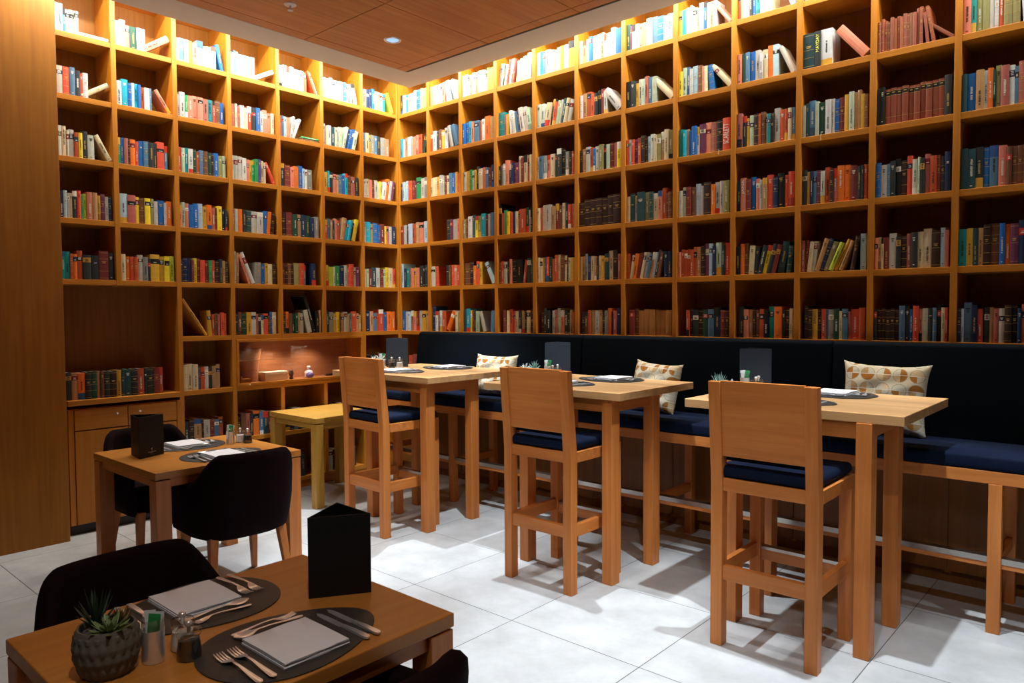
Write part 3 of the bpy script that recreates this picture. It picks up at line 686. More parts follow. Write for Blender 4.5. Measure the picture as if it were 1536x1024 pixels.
# ------------------------------------------------------------------ bar stools
def make_stool(label, loc):
    t = thing('bar_stool', label, 'stool', loc, 0, 'high stools at the bar tables')
    w = .475; l = .055; hw = w / 2
    for sx in (-1, 1):
        x0, x1 = (-hw, -hw + l) if sx < 0 else (hw - l, hw)
        b = MB()    # rear leg runs up and leans back as the back post
        prof = [(-hw, 0), (-hw, .74), (-hw - .035, 1.195), (-hw - .035 + .042, 1.195), (-hw + l, .74), (-hw + l, 0)]
        b.loft([[(x0, y, z) for y, z in prof], [(x1, y, z) for y, z in prof]])
        b.build('rear_leg', W_FU[2], t, bevel=.003)
        bx('front_leg', W_FU[2], t, x0, x1, hw - l, hw, 0, .705, .003)
    i = hw - l
    b = MB()
    b.box(-hw + l, i, -hw + .006, -hw + .034, .705, .762); b.box(-hw, hw, hw - .03, hw, .705, .762)
    b.box(-hw, -hw + .03, -i, hw - .03, .705, .762); b.box(hw - .03, hw, -i, hw - .03, .705, .762)
    b.box(-hw + .03, hw - .03, -hw + .034, hw - .03, .72, .75)
    b.build('seat_frame', W_FU[0], t, bevel=.002)
    for nm, q in (('rear_rail', (-i, i, -hw + .008, -hw + .036, .302, .368)),): bx(nm, W_FU[0], t, *q, .002)
    bx('side_rail', W_FU[1], t, -hw + .012, -hw + .040, -i, i, .302, .368, .002)
    bx('side_rail', W_FU[1], t, hw - .040, hw - .012, -i, i, .302, .368, .002)
    fr_ = bx('front_rail', W_FU[0], t, -i, i, hw - .045, hw - .012, .285, .350, .002)
    fs = bx('foot_strip', RAILM, fr_, -i, i, hw - .047, hw - .010, .338, .354, .001)
    fs['label'] = 'shiny metal strip on the front rail'
    b = MB()   # back board between the posts, follows the lean
    yb_ = lambda z: -hw - .035 * max(0, (z - .74) / .455)
    z0, z1 = .862, 1.199
    b.hexa([(-i, yb_(z0) + .010, z0), (i, yb_(z0) + .010, z0), (i, yb_(z0) + .034, z0), (-i, yb_(z0) + .034, z0)],
           [(-i, yb_(z1) + .008, z1), (i, yb_(z1) + .008, z1), (i, yb_(z1) + .032, z1), (-i, yb_(z1) + .032, z1)])
    b.build('backrest', W_FU[0], t, bevel=.002)
    b = MB()
    z0, z1 = .835, 1.165
    b.hexa([(-.205, yb_(z0) + .050, z0), (.205, yb_(z0) + .050, z0), (.205, yb_(z0) + .085, z0), (-.205, yb_(z0) + .085, z0)],
           [(-.205, yb_(z1) + .043, z1), (.205, yb_(z1) + .043, z1), (.205, yb_(z1) + .070, z1), (-.205, yb_(z1) + .070, z1)])
    b.build('back_pad', NAVYDK, t, bevel=.014, seg=3, smooth=True)
    b = MB(); b.box(-hw + .012, hw - .012, -hw + .010, hw + .002, .763, .815)
    b.build('seat_cushion', NAVY, t, bevel=.022, seg=4, smooth=True)
    return t
st0 = make_stool('high wooden stool nearest the camera, at the right bar table', (4.2275, -1.2875, 0))
dup(st0, 'high wooden stool at the middle bar table', (2.957, -1.2725, 0))
dup(st0, 'high wooden stool at the far left bar table beside the coffee table', (1.444, -1.2875, 0), R(-3))

# ------------------------------------------------------------------ bar tables
def make_bar(label, loc, x0, x1, y0, y1, zt):
    t = thing('bar_table', label, 'table', loc, 0, 'high bar tables along the bench')
    a = 3.92 - 4.253; b_ = 4.586 - 4.253; lw = .066
    for xx in (a, b_ - lw):
        for yy in (-.255, .175):
            bx('leg', W_FU[2], t, xx, xx + lw, yy, yy + .078, 0, zt - .042, .003)
    for yy in (-.237, .217): bx('apron', W_FU[0], t, a + lw, b_ - lw, yy, yy + .02, zt - .115, zt - .042, .002)
    for xx in (a + .02, b_ - .04): bx('apron', W_FU[1], t, xx, xx + .02, -.177, .175, zt - .115, zt - .042, .002)
    bx('tabletop', W_TOP, t, x0, x1, y0, y1, zt - .042, zt, .003)
    return t
BZ = 1.066
make_bar('high bar table nearest the camera, on the right', (4.253, -.993, 0), 3.706 - 4.253, 4.708 - 4.253, -1.243 + .993, -.42 + .993, BZ)
make_bar('high bar table in the middle of the bench', (2.940, -.993, 0), 2.330 - 2.940, 3.338 - 2.940, -1.270 + .993, -.448 + .993, BZ)
make_bar('high bar table at the far left end of the bench', (1.455, -1.008, 0), .760 - 1.455, 1.849 - 1.455, -1.300 + 1.008, -.41 + 1.008, BZ)

# ------------------------------------------------------------------ low tables
def make_low(label, x0, x1, y0, y1, zt, mats, top, tt=.037, lw=.078, name='dining_table'):
    t = thing(name, label, 'table', (x0, y0, 0))
    X, Y = x1 - x0, y1 - y0
    bx('tabletop', top, t, 0, X, 0, Y, zt - tt, zt, .003)
    for xx in (.002, X - lw - .002):
        for yy in (.002, Y - lw - .002):
            bx('leg', mats[2], t, xx, xx + lw, yy, yy + lw, 0, zt - tt - .006, .003)
    for yy in (.018, Y - .040): bx('apron', mats[0], t, lw, X - lw, yy, yy + .022, zt - tt - .046, zt - tt, .002)
    for xx in (.018, X - .040): bx('apron', mats[1], t, xx, xx + .022, lw, Y - lw, zt - tt - .046, zt - tt, .002)
    return t
LZ = .71
make_low('square oak dining table beside the cabinet, set for two', .93, 1.765, -3.04, -2.215, LZ, W_FU, W_TOPY)
make_low('square oak dining table in the foreground with a plant pot', 3.385, 4.105, -4.066, -3.233, LZ, W_FU, W_TOPY)
make_low('bare low oak coffee table against the left bookcase', .035, .70, -1.415, -.72, .698, W_OLD, W_OLD[1], .042, .07, 'coffee_table')

# ------------------------------------------------------------------ bench
bench = thing('bench', 'long upholstered bench along the bookcase with navy cushions', 'bench', (0, 0, 0))
for n, (x0, x1) in enumerate(((.40, 2.243), (2.249, 4.048), (4.054, 5.86))):
    b = MB()
    pr_ = [(-.012, .80), (-.012, 1.30), (-.03, 1.322), (-.085, 1.326), (-.112, 1.312), (-.150, .80)]
    e0 = .045 if n == 0 else 0
    b.loft([[(x0 - e0 * (1.326 - z) / .52, y, z) for y, z in pr_], [(x1, y, z) for y, z in pr_]])
    b.build('back_cushion', NAVYDK, bench, bevel=.012, seg=3, smooth=True, angle=60)
    b = MB(); b.box(.30 if n == 0 else x0, x1, -.582, -.135, .758, .828)
    b.build('seat_cushion', NAVY, bench, bevel=.016, seg=3, smooth=True)
bx('front_board', W_FU[0], bench, .30, 5.9, -.578, -.556, .698, .757, .002)
bx('seat_deck', W_FU[0], bench, .30, 5.9, -.556, -.02, .735, .757, 0)
for x in (.33, 1.28, 3.10, 4.908):
    bx('front_leg', W_FU[2], bench, x, x + .054, -.582, -.53, 0, .735 if False else .698, .002)
    bx('rear_leg', W_FU[2], bench, x, x + .054, -.115, -.065, 0, .735, .002)
    bx('side_stretcher', W_FU[1], bench, x + .012, x + .042, -.53, -.115, .29, .345, .002)
for (p, q) in ((.384, 1.28), (1.334, 3.10), (3.154, 4.908), (4.962, 5.9)):
    fr_ = bx('foot_rail', W_FU[0], bench, p, q, -.565, -.525, .305, .352, .002)
    s_ = bx('foot_strip', RAILM, fr_, p, q, -.568, -.522, .328, .356, .001); s_['label'] = 'shiny metal strip on the foot rail'

def make_pillow(label, w, h, loc, rot):
    b = MB(); n = 22; d = .062
    top, bot = [], []
    for j in range(n + 1):
        for i_ in range(n + 1):
            u, v = 2 * i_ / n - 1, 2 * j / n - 1
            pin = 1 - .11 * (1 - abs(u) ** 3) * abs(v) ** 4; pinu = 1 - .09 * (1 - abs(v) ** 3) * abs(u) ** 4
            x = u * w / 2 * pinu; z = v * h / 2 * pin
            th = d * ((1 - u ** 4) * (1 - v ** 4)) ** .55
            th += .007 * math.sin(u * 9 + v * 4) * (1 - u * u) * (1 - v * v) + .005 * math.sin(v * 13 - u * 5) * (1 - u * u) * (1 - v * v)
            top.append((x, -th - .002, z)); bot.append((x, th + .002, z))
    fs = []; m_ = n + 1
    for j in range(n):
        for i_ in range(n):
            a = j * m_ + i_; fs.append((a, a + 1, a + m_ + 1, a + m_))
    N = len(top); fs2 = [tuple(x + N for x in f[::-1]) for f in fs]
    edge = [(i_, i_ + 1) for i_ in range(n)] + [((i_ + 1) * m_ - 1, (i_ + 2) * m_ - 1) for i_ in range(n)] + [(n * m_ + n - i_, n * m_ + n - i_ - 1) for i_ in range(n)] + [((n - i_) * m_, (n - i_ - 1) * m_) for i_ in range(n)]
    b.mesh(top + bot, fs + fs2 + [(q, p, p + N, q + N) for p, q in edge])
    o = b.build('cushion', PILLOWM, smooth=True, subsurf=0)
    o.location = loc; o.rotation_euler = rot
    return tag(o, label, 'cushion', 'patterned cushions on the bench')
make_pillow('patchwork circle cushion behind the bar table on the right', .44, .40, (4.365, -.235, 1.022), (R(-13), R(1.5), R(4)))
make_pillow('patchwork circle cushion between the middle and right bar tables', .385, .345, (2.95, -.25, .995), (R(-14), R(3), R(-8)))
make_pillow('patchwork circle cushion behind the far left bar table', .42, .345, (1.465, -.235, .99), (R(-13), R(0), R(4)))

# ------------------------------------------------------------------ tub armchairs
def make_chair(label, loc, rz):
    t = thing('tub_armchair', label, 'armchair', loc, rz, 'aubergine tub chairs at the low tables')
    b_, a_ = .285, .27
    path = []
    for i_ in range(0, 6): path.append((.20 - i_ * .034, -1, 1.0))
    N = 40
    for i_ in range(N + 1):
        f = -90 + 180 * i_ / N; c_, s_ = math.cos(R(f)), math.sin(R(f)); n = 2 / 2.9
        path.append((-a_ * abs(c_) ** n, (1 if s_ > 0 else -1) * abs(s_) ** n, abs(f) / 90))
    for i_ in range(5, -1, -1): path.append((.20 - i_ * .034, 1, 1.0))
    rings = []
    for (x, yy, q) in path:
        y = yy * b_
        sm = min(1, max(0, (q - .36) / .56)); sm = sm * sm * (3 - 2 * sm)
        fwd = max(0, x) / .20
        top = .785 - .155 * sm - .018 * fwd
        if x < 0 and q < 1: pass
        back = 1 - sm
        lean = -.035 * back
        nx, ny = (-1 if q < .6 else 0), 0
        # inward direction
        cx, cy = .04, 0
        dx, dy = (0, -1 if yy > 0 else 1) if x >= 0 else ((cx - x), (cy - y))
        ln = math.hypot(dx, dy); dx, dy = dx / ln, dy / ln
        th = .062
        def P(off, z, sc=1, le=0): return (x * sc + dx * off + le, y * sc + dy * off, z)
        ring = [P(.03, .325, .86), P(0, .345, .90), P(0, .42, .965), P(0, .52, 1.0, lean * .3), P(0, top - .05, 1.0, lean * .9), P(.004, top - .018, 1, lean), P(.02, top - .002, 1, lean), P(th * .62, top, 1, lean), P(th * .92, top - .014, 1, lean), P(th, top - .04, 1, lean * .9), P(th, .5, 1, lean * .3), P(th + .01, .40, .95)]
        rings.append(ring)
    b = MB(); b.loft(rings); b.build('shell', AUB, t, smooth=True, angle=70)
    b = MB(); pl = []
    for z, s_ in ((.335, .80), (.345, .90), (.40, .97), (.44, 1.0), (.462, .985), (.474, .93), (.478, .8)):
        pl.append([((.225 if math.cos(a) > 0 else .22) * s_ * (abs(math.cos(a)) ** .5) * (1 if math.cos(a) > 0 else -1) + .015, .222 * s_ * (abs(math.sin(a)) ** .5) * (1 if math.sin(a) > 0 else -1), z) for a in [2 * PI * k / 36 + .01 for k in range(36)]])
    b.loft(pl); b.build('seat_cushion', AUB, t, smooth=True, angle=60)
    for sx in (-1, 1):
        for sy in (-1, 1):
            x, y = sx * .17, sy * .185; X, Y = x + sx * .055, y + sy * .03; u, v = .023, .014
            m_ = MB(); m_.hexa([(X - v, Y - v, 0), (X + v, Y - v, 0), (X + v, Y + v, 0), (X - v, Y + v, 0)], [(x - u, y - u, .35), (x + u, y - u, .35), (x + u, y + u, .35), (x - u, y + u, .35)])
            m_.build('leg', W_FU[2], t, bevel=.003)
    return t
ch = make_chair('dark tub armchair with its back to us at the table beside the cabinet', (1.70, -2.60, 0), PI - R(4))
dup(ch, 'dark tub armchair behind the black menu stand, next to the cabinet', (.90, -2.66, 0), R(0))
dup(ch, 'dark tub armchair on the left side of the foreground table', (3.40, -3.70, 0), R(2))
dup(ch, 'dark tub armchair cut off at the bottom edge, right of foreground table', (4.126, -3.664, 0), PI)

# ------------------------------------------------------------------ tableware
def egg(n=48, L_=.225, Wd=.168):
    return [(L_ * math.cos(a), Wd * math.sin(a) * (1 - .22 * math.cos(a))) for a in [2 * PI * i_ / n for i_ in range(n)]]
def mesh_placemat():
    b = MB(); e = egg()
    b.loft([[(x * s, y * s, z) for x, y in e] for s, z in ((.992, 0), (1, .001), (1, .0028), (.99, .0036))])
    return b
def strip3(b, st, m=0):
    """st: (x, halfwidth, z, sag, thick) stations -> dished bar along x"""
    rings = []
    for x, w, z, sg, th in st:
        rings.append([(x, -w, z), (x, -w * .5, z - sg * .75), (x, 0, z - sg), (x, w * .5, z - sg * .75), (x, w, z), (x, w * .6, z - sg * .7 - th), (x, 0, z - sg - th), (x, -w * .6, z - sg * .7 - th)])
    b.loft(rings, m)
def mesh_fork(s=1):
    b = MB()
    strip3(b, [(x * s, w * s, z * s + .0022, g * s, .0022) for x, w, z, g in ((-.095, .004, .004, -.001), (-.088, .0085, .004, -.0015), (-.05, .0065, .006, -.001), (.0, .0034, .010, -.0008), (.028, .0032, .010, -.0005), (.040, .0095, .006, .0), (.052, .0125, .003, .001), (.060, .0125, .0025, .001))])
    for k in range(4):
        y = (-.0102 + k * .0068)
        b.loft([[(x * s, (y - q) * s, z * s + .002), (x * s, (y + q) * s, z * s + .002), (x * s, (y + q) * s, z * s + .0003), (x * s, (y - q) * s, z * s + .0003)] for x, q, z in ((.058, .0023, .0028), (.075, .0019, .003), (.092, .0016, .006), (.098, .0007, .008))])
    return b
def mesh_spoon(s=1):
    b = MB()
    strip3(b, [(x * s, w * s, z * s + .0025, g * s, .0018) for x, w, z, g in ((-.095, .004, .004, -.001), (-.088, .0085, .004, -.0015), (-.05, .0065, .006, -.001), (.0, .0034, .010, -.0008), (.030, .0034, .010, 0), (.040, .008, .009, .002), (.052, .0165, .008, .0055), (.066, .0198, .008, .0068), (.080, .0165, .009, .0055), (.090, .009, .0098, .002), (.094, .003, .0102, .0))])
    return b
def mesh_knife(s=1):
    b = MB()
    st = ((-.11, .004, .004), (-.104, .0085, .005), (-.05, .0075, .0055), (-.004, .0055, .0045), (.0, .0078, .0022), (.06, .0088, .0018), (.095, .0075, .0015), (.110, .0015, .0012))
    b.loft([[(x * s, (-w) * s, .0008), (x * s, w * s, .0008), (x * s, w * .9 * s, .0008 + t_), (x * s, -w * .9 * s, .0008 + t_)] for x, w, t_ in st])
    return b
def mesh_napkin(a=.0875, c_=.095):
    b = MB()
    def slab(x0, x1, y0, y1, z0, z1, ph):
        n = 10; rings = []
        for i_ in range(n + 1):
            x = x0 + (x1 - x0) * i_ / n; e = .0015 * math.sin(i_ * .9 + ph)
            rings.append([(x, y0 + e, z0), (x, y0 - .001, (z0 + z1) / 2), (x, y0 + e, z1), (x, (y0 + y1) / 2, z1 + .0012 + e * .4), (x, y1 + e, z1), (x, y1 + .001, (z0 + z1) / 2), (x, y1 + e, z0)])
        b.loft(rings)
    slab(-a, a, -c_, c_, 0, .0045, 0); slab(-a + .002, a - .001, -c_ + .002, c_ - .004, .0048, .009, 1.3); slab(-a + .001, a - .003, -c_, c_ - .002, .0093, .0135, 2.1)
    return b
TPL = {}
def place(kind, build, mat, wpt, rz, label, cat, group, tilt=0):
    if kind not in TPL:
        o = build().build(kind.split(':')[0], mat, smooth=kind[:3] not in ('men',), angle=45); TPL[kind] = o
    else:
        o = TPL[kind].copy(); COL.objects.link(o)
    o.location = wpt; o.rotation_euler = (tilt, 0, rz)
    return tag(o, label, cat, group)
def setting(cx, cy, z, rz, where, seat, tops=True, nap=True):
    """egg shaped mat; local +x runs to the diner's right, local +y to the table centre"""
    M_ = Matrix.Translation((cx, cy, z)) @ Matrix.Rotation(rz, 4, 'Z')
    W_ = lambda x, y, h=.0038: M_ @ Vector((x, y, h))
    place('placemat', mesh_placemat, MATB, W_(0, 0, .0005), rz, 'dark egg shaped leather placemat %s' % where, 'placemat', 'egg shaped placemats')
    place('napkin', mesh_napkin, NAPK, W_(-.01, -.03), rz, 'folded pale napkin %s' % where, 'napkin', 'folded napkins')
    q = [('outer fork', -.165, -.05), ('inner fork', -.132, -.05)]
    for nm, x, y in q:
        place('fork', mesh_fork, STEEL, W_(x, y), rz + R(90), '%s on placemat %s' % (nm, where), 'fork', 'steel forks')
    for nm, x, y in (('outer knife', .155, -.03), ('inner knife', .122, -.03)):
        place('knife', mesh_knife, STEEL, W_(x, y), rz + R(90), '%s on placemat %s' % (nm, where), 'knife', 'steel knives')
    place('spoon', mesh_spoon, STEEL, W_(-.01, .090), rz + R(180), 'dessert spoon above napkin %s' % where, 'spoon', 'dessert spoons')
    place('dessert_fork', lambda: mesh_fork(.9), STEEL, W_(-.01, .118), rz, 'dessert fork above napkin %s' % where, 'fork', 'dessert forks')
# chair side +x: diner faces -x, so the diner's right is +y
setting(3.925, -3.605, LZ, R(90), 'at right side of foreground table', 0)
setting(3.545, -3.665, LZ, R(-90), 'at left side of foreground table', 0)
setting(1.555, -2.585, LZ, R(90), 'at near side of table by cabinet', 0)
setting(1.135, -2.60, LZ, R(-90), 'at cabinet side of table by cabinet', 0)
setting(4.145, -1.03, BZ, 0, 'at stool side of right bar table', 0)
setting(4.205, -.605, BZ, PI, 'at bench side of right bar table', 0)
setting(2.765, -1.03, BZ, 0, 'at stool side of middle bar table', 0)
setting(2.85, -.64, BZ, PI, 'at bench side of middle bar table', 0)
setting(1.27, -1.06, BZ, 0, 'at stool side of far left bar table', 0)
setting(1.30, -.62, BZ, PI, 'at bench side of far left bar table', 0)

def make_menu(label, loc, rz, logo=False, mat=None):
    t = thing('menu_stand', label, 'menu stand', loc, rz, 'triangular menu stands')
    a, h = .174, .228; r_in = a / (2 * math.sqrt(3)); th = .003
    for k in range(3):
        ang = k * 2 * PI / 3
        m_ = MB(); m_.box(-a / 2 + .001, a / 2 - .001, -r_in, -r_in + th, 0, h)
        o = m_.build('card_panel', mat or BLACKCARD, t, bevel=.0008); o.rotation_euler = (0, 0, ang)
        if logo and k == 0:
            g = MB(); e = -r_in - .0006
            def q(x0, x1, z0, z1): g.poly([(x0, e, z0), (x1, e, z0), (x1, e, z1), (x0, e, z1)])
            g.poly([(-.006, e, .047), (-.002, e, .038), (.001, e, .036), (.004, e, .046), (.006, e, .052), (.001, e, .049)])
            g.poly([(-.001, e, .036), (.0, e, .032), (.001, e, .036)])
            rg = random.Random(3); x = -.026
            while x < .027:
                wl = rg.uniform(.0018, .0032); q(x, x + wl, .0255, .0255 + rg.choice([.0035, .0035, .0045])); x += wl + .0009
            x = -.010
            while x < .011:
                wl = rg.uniform(.001, .0018); q(x, x + wl, .0205, .0226); x += wl + .0008
            g.build('logo', simple('logo_silver', (.42, .40, .37), .5), o)['label'] = 'small silver emblem over a tiny line of lettering'
    return t
def menu_dir(x, y): return math.atan2(CAMP.y - y, CAMP.x - x) + PI / 2
make_menu('black triangular menu stand on the foreground table', (3.735, -3.335, LZ), R(57.5))
make_menu('black triangular menu stand with silver emblem on table by cabinet', (1.258, -2.885, LZ), R(112), True)
make_menu('navy triangular menu stand on the right bar table', (3.785, -.60, BZ), R(36), mat=NAVYCARD)
make_menu('navy triangular menu stand on the middle bar table', (2.40, -.61, BZ), R(40), mat=NAVYCARD)
make_menu('navy triangular menu stand on the far left bar table', (.872, -.752, BZ), R(47), mat=NAVYCARD)

def make_jar(label, loc, mat, rz=0):
    t = thing('spice_pot', label, 'spice pot', loc, rz, 'small salt and pepper pots')
    b = MB(); b.lathe([(.022, .0005), (.0268, .003), (.0258, .02), (.0228, .045), (.021, .046)], 24); b.build('contents', mat, t, True, angle=50)
    b = MB(); b.lathe([(.024, 0), (.0280, .002), (.027, .02), (.0240, .046), (.0235, .052), (.027, .056), (.0285, .064), (.025, .071), (.007, .073)], 28, caps=False); b.lathe([(.0235, .050), (.012, .0505), (.0005, .0505)], 20, caps=False)
    b.build('glass_body', GLASS, t, True)
    b = MB(); b.lathe([(.004, .060), (.0045, .074), (.0085, .078), (.0085, .085), (.004, .089)], 14); b.build('lid_knob', STEEL, t, True)
    return t
def make_holder(label, loc, cat='holder'):
    t = thing('sachet_holder', label, 'holder', loc, 0, 'sachet holders')
    b = MB(); b.lathe([(.0225, 0), (.0245, .001), (.0245, .075), (.0235, .075), (.0235, .004)], 28, caps=False); b.lathe([(.0235, .001), (.0235, .003)], 28); b.build('steel_cup', STEEL, t, True, angle=40)
    b = MB(); b.lathe([(.0242, .075), (.0245, .100), (.0235, .100), (.0232, .075)], 28, caps=False); b.build('glass_rim', GLASS, t, True)
    return t
def make_sachet(label, loc, rot, mat, group='sugar sachets in the holders'):
    b = MB(); b.loft([[(-.013, -.0012 * s, z), (.013, -.0012 * s, z), (.013, .0012 * s, z), (-.013, .0012 * s, z)] for z, s in ((0, .3), (.006, 1), (.06, 1.4), (.102, 1), (.110, .25))])
    o = b.build('sugar_sachet', mat, smooth=False, loc=loc, rot=rot); return tag(o, label, 'sachet', group)
PAPER = simple('white_paper', (.72, .72, .70), .6)
def condiments(hx, hy, sx, sy, px, py, z, where, small=False):
    make_holder('steel sachet holder %s' % where, (hx, hy, z))
    make_sachet('green sugar sachet in holder %s' % where, (hx + .004, hy - .006, z + .006), (R(4), R(6), R(50)), GREENP)
    make_sachet('left white sugar sachet in holder %s' % where, (hx - .004, hy + .001, z + .005), (R(-3), R(-4), R(45)), PAPER)
    make_sachet('right white sugar sachet in holder %s' % where, (hx + .001, hy + .007, z + .004), (R(2), R(3), R(55)), PAPER)
    make_jar('white salt pot %s' % where, (sx, sy, z), SALT)
    make_jar('black pepper pot %s' % where, (px, py, z), PEPPER)
condiments(3.775, -3.872, 3.765, -3.800, 3.824, -3.812, LZ, 'on foreground table')
condiments(1.262, -2.385, 1.255, -2.318, 1.312, -2.300, LZ, 'on table by cabinet')
condiments(3.80, -.745, 3.872, -.735, 3.885, -.80, BZ, 'on right bar table')
condiments(2.425, -.745, 2.50, -.735, 2.51, -.80, BZ, 'on middle bar table')
condiments(.90, -.93, 1.045, -.875, .985, -.905, BZ, 'on far left bar table')

def leaf(b, base, yaw_, el, ln, wd, curl, th=.004, m=0, n=6):
    """tapered fleshy blade leaving base at elevation el, curling by curl over its length"""
    p = Vector(base); e = el; rings = []
    side = Vector((-math.sin(yaw_), math.cos(yaw_), 0))
    for i_ in range(n + 1):
        s = i_ / n; d = Vector((math.cos(yaw_) * math.cos(e), math.sin(yaw_) * math.cos(e), math.sin(e))); nn = side.cross(d)
        w = wd * max(.04, (1 - s) ** .7 * (.65 + 1.0 * s)); t_ = th * max(.1, 1 - s * .9)
        rings.append([p - side * w, p - nn * t_ * .9, p + side * w, p + nn * t_ * .6])
        p = p + d * (ln / n); e += curl / n
    b.loft(rings, m)
def rosette(layers, seed, base=(0, 0, 0)):
    b = MB(); rg = random.Random(seed)
    for cnt, el, ln, wd, curl in layers:
        o = rg.uniform(0, 6)
        for q in range(cnt): leaf(b, base, o + 2 * PI * q / cnt + rg.uniform(-.12, .12), R(el) + rg.uniform(-.1, .1), ln * rg.uniform(.88, 1.1), wd, R(curl))
    return b
# foreground plant: grey pot with a scale pattern and three succulents
t = thing('potted_succulents', 'grey scaled pot of succulents on the foreground table', 'potted plant', (3.752, -3.962, LZ), 0)
t.scale = (1, 1, 1.13)
b = MB(); n = 120; rings = []
prof = [(.040, 0), (.048, .001), (.058, .018), (.0645, .04), (.066, .06), (.064, .08), (.0605, .092), (.0585, .096)]
zz = [i_ * .096 / 48 for i_ in range(49)]
def rad(z):
    for (r0, z0), (r1, z1) in zip(prof, prof[1:]):
        if z <= z1 + 1e-9: return r0 + (r1 - r0) * (z - z0) / max(1e-6, z1 - z0)
    return prof[-1][0]
for z in zz:
    ring = []
    for j in range(n):
        a = 2 * PI * j / n; row = z / .026
        ph = (a * 20 / (2 * PI) + (.5 if int(row) % 2 else 0)) % 1; v = row % 1
        dia = max(0, 1 - abs(ph - .5) * 2 - abs(v - .45) * 1.1)
        r_ = rad(max(.0012, z)) + (.0042 * dia if .004 < z < .088 else 0)
        ring.append((r_ * math.cos(a), r_ * math.sin(a), z))
    rings.append(ring)
rings.append([(.054 * math.cos(2 * PI * j / n), .054 * math.sin(2 * PI * j / n), .0955) for j in range(n)])
rings.append([(.054 * math.cos(2 * PI * j / n), .054 * math.sin(2 * PI * j / n), .082) for j in range(n)])
b.loft(rings); b.build('pot', POTGREY, t, True, angle=50)
b = MB(); b.lathe([(.054, .084), (.04, .088), (.012, .09)], 24); b.build('soil', SOIL, t, True)
rosette([(8, 8, .052, .009, 25), (8, 26, .046, .0085, 22), (6, 50, .034, .0075, 20), (4, 72, .022, .005, 10)], 2, (.032, -.004, .088)).build('green_rosette', LEAFL, t, True, angle=60)
rosette([(7, 30, .06, .0055, 12), (7, 52, .072, .005, 8), (6, 72, .08, .0045, 4)], 5, (-.026, -.012, .086)).build('aloe', LEAFD, t, True, angle=60)
rosette([(9, 25, .032, .004, 40), (8, 50, .034, .004, 25), (6, 75, .028, .0035, 10)], 8, (-.004, .032, .088)).build('rusty_succulent', LEAFO, t, True, angle=60)

def bar_pot(label, loc, kinds, potmat, s=1.):
    t = thing('potted_succulents', label, 'potted plant', loc, R(15))
    b = MB(); b.lathe([(.030 * s, 0), (.036 * s, .002), (.058 * s, .035), (.066 * s, .062), (.066 * s, .070), (.060 * s, .070), (.056 * s, .052), (.02 * s, .05)], 30); b.build('bowl_pot', potmat, t, True, angle=50)
    b = MB(); b.lathe([(.056 * s, .056), (.03 * s, .062), (.01 * s, .064)], 24); b.build('pebbles', SALT if potmat is WHITE else SOIL, t, True)
    for k in kinds:
        if k == 'teal': rosette([(10, 28, .055, .0042, 25), (9, 50, .065, .004, 15), (8, 72, .07, .0035, 5)], 4, (-.02 * s, -.012 * s, .06)).build('teal_succulent', LEAFT, t, True, angle=60)
        if k == 'purple': rosette([(6, 10, .05, .012, 25), (5, 38, .045, .011, 10)], 6, (.036 * s, .008 * s, .062)).build('purple_succulent', LEAFP, t, True, angle=60)
        if k == 'white': rosette([(6, 20, .05, .008, -25), (5, 50, .055, .008, -40), (3, 75, .05, .007, -20)], 7, (-.035 * s, -.01 * s, .06)).build('silver_succulent', LEAFW, t, True, angle=60)
        if k == 'agave': rosette([(11, 25, .05, .0045, 10), (10, 48, .058, .0042, 5), (8, 72, .062, .0038, 2)], 9, (.03 * s, .012 * s, .06)).build('blue_agave', LEAFT, t, True, angle=60)
        if k == 'fan': rosette([(8, 25, .05, .007, -30), (8, 55, .06, .007, -20), (5, 78, .065, .006, 0)], 11, (.025 * s, .01 * s, .06)).build('white_succulent', LEAFW, t, True, angle=60)
    return t
bar_pot('terracotta bowl of spiky teal succulents on the right bar table', (3.845, -1.095, BZ), ('teal', 'purple'), TERRA)
bar_pot('bowl with a spiky blue agave on the middle bar table', (2.405, -.905, BZ), ('white', 'agave'), WHITE, .85)
bar_pot('bowl of white succulents on the far left bar table', (.97, -1.03, BZ), ('white', 'fan'), WHITE, .85)

# ------------------------------------------------------------------ ceiling fittings and light
def downlight(label, x, y, first=None):
    t = thing('downlight', label, 'ceiling light', (x, y, CZ), 0, 'recessed ceiling downlights')
    b = MB(); b.lathe([(.064, 0), (.062, -.004), (.048, -.004), (.044, .002)], 32, caps=False); b.build('trim_ring', CHROME, t, True)
    b = MB(); b.lathe([(.045, -.0015), (.03, -.0012), (.001, -.001)], 24); b.build('lens', LEDM, t, True)
    return t
downlight('round recessed downlight in the wood ceiling near the corner', 1.219, -1.051)
t = thing('sprinkler', 'small white sprinkler head on the wood ceiling', 'sprinkler', (1.22, -1.895, CZ))
b = MB(); b.lathe([(.040, 0), (.038, -.006), (.014, -.010)], 24); b.build('escutcheon', WHITE, t, True, angle=40)
b = MB(); b.lathe([(.007, -.008), (.007, -.035), (.018, -.037), (.018, -.040)], 16); b.build('deflector', WHITE, t, True, angle=40)

def light(kind, name, loc, energy, col, **kw):
    d = bpy.data.lights.new(name, kind); d.energy = energy; d.color = col
    for k, v in kw.items():
        if k not in ('aim',): setattr(d, k, v)
    o = bpy.data.objects.new(name, d); COL.objects.link(o); o.location = loc
    if 'aim' in kw:
        o.rotation_euler = (Vector(kw['aim']) - Vector(loc)).to_track_quat('-Z', 'Y').to_euler()
    return o
WARM = (1., .97, .88); COOL = (.85, .95, 1.03)
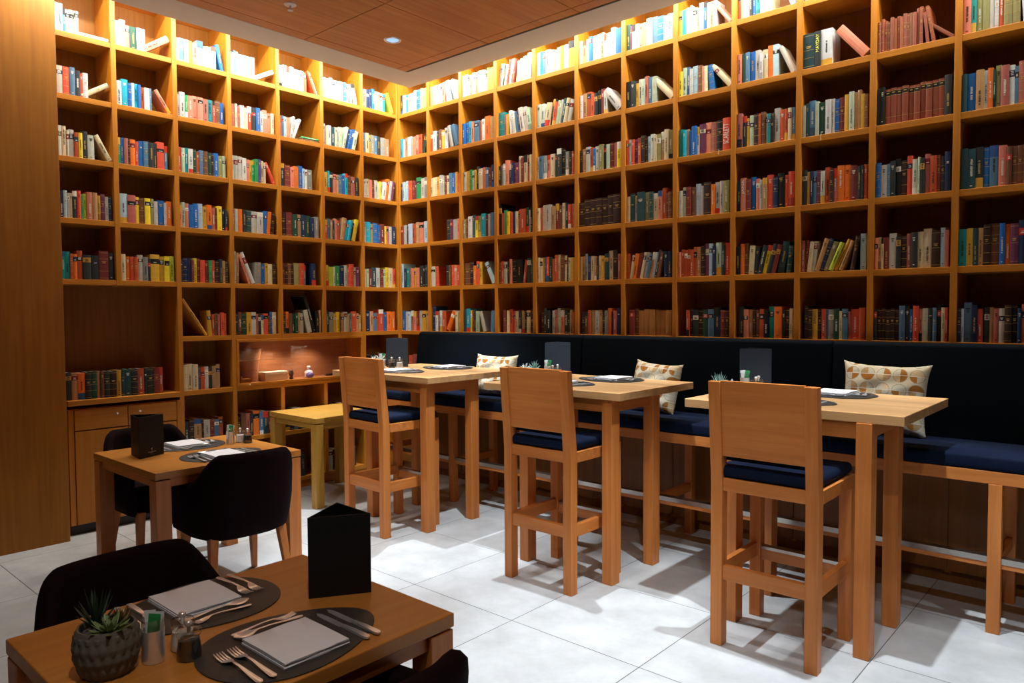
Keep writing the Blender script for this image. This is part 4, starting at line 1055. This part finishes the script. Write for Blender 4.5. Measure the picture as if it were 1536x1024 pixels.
# LED strips in the cove along both bookcases
a = light('AREA', 'cove_strip_left', (.24, -1.85, 3.90), 86, WARM, shape='RECTANGLE', size=.03, size_y=3.3); a.rotation_euler = (0, R(10), 0)
a = light('AREA', 'cove_strip_right', (3.05, -.16, 3.90), 140, WARM, shape='RECTANGLE', size=5.5, size_y=.03); a.rotation_euler = (R(8), 0, 0)
a = light('AREA', 'cove_wash_left', (.40, -1.6, 3.66), 27, WARM, shape='RECTANGLE', size=.03, size_y=2.8); a.rotation_euler = (0, R(70), 0)
a = light('AREA', 'cove_wash_right', (3.05, -.205, 3.66), 29, WARM, shape='RECTANGLE', size=5.4, size_y=.03); a.rotation_euler = (R(60), 0, 0)
# downlights straight over the bar tables
for (x, y, e, sz) in ((1.219, -1.051, 440, 54), (2.75, -1.42, 420, 56), (4.50, -1.52, 440, 58)):
    light('SPOT', 'bar_spot', (x, y, CZ - .02), e, COOL, spot_size=R(sz), spot_blend=.4, shadow_soft_size=.025)
# downlights over the aisle, slightly tilted to the stools
for (x, tx, e) in ((1.9, 1.8, 60), (3.2, 3.1, 95), (4.8, 4.6, 95)):
    light('SPOT', 'aisle_and_fill_spot', (x, -2.55, CZ - .02), e, (.92, .96, 1.), spot_size=R(46), spot_blend=.5, shadow_soft_size=.025, aim=(tx, -2.0, 0))
for (x, tx, e) in ((2.6, 1.5, 80), (3.9, 2.9, 95), (5.3, 4.4, 95)):  # added fill without fittings: tilted spots that brighten the upright stool faces
    light('SPOT', 'aisle_and_fill_spot', (x, -3.9, CZ - .02), e, (1., .97, .94), spot_size=R(40), spot_blend=.6, shadow_soft_size=.04, aim=(tx, -1.5, .55))
for (x, y, e, c_, sz) in ((1.25, -2.65, 42, COOL, 54), (6.0, -1.5, 200, COOL, 60), (5.6, -5.2, 60, (1, .93, .85), 90)):
    light('SPOT', 'room_spot', (x, y, CZ - .02), e, c_, spot_size=R(sz), spot_blend=.5, shadow_soft_size=.04)
light('SPOT', 'front_table_spot', (4.9, -4.1, CZ - .02), 85, (1, .95, .90), spot_size=R(36), spot_blend=.6, shadow_soft_size=.03, aim=(3.72, -3.68, .7))
for y_, e in ((-1.27, 10), (-.90, 8)):
    light('SPOT', 'case_spot', (-.07, y_, zb - .01), e, (1, .80, .66), spot_size=R(130), spot_blend=.8, shadow_soft_size=.01)

w = bpy.data.worlds.new('world'); SC.world = w; w.use_nodes = True
w.node_tree.nodes['Background'].inputs[0].default_value = (.5, .55, .6, 1); w.node_tree.nodes['Background'].inputs[1].default_value = .0
vs = SC.view_settings; vs.view_transform = 'Standard'; vs.look = 'None'; vs.gamma = 1; vs.use_curve_mapping = False; vs.exposure = 0
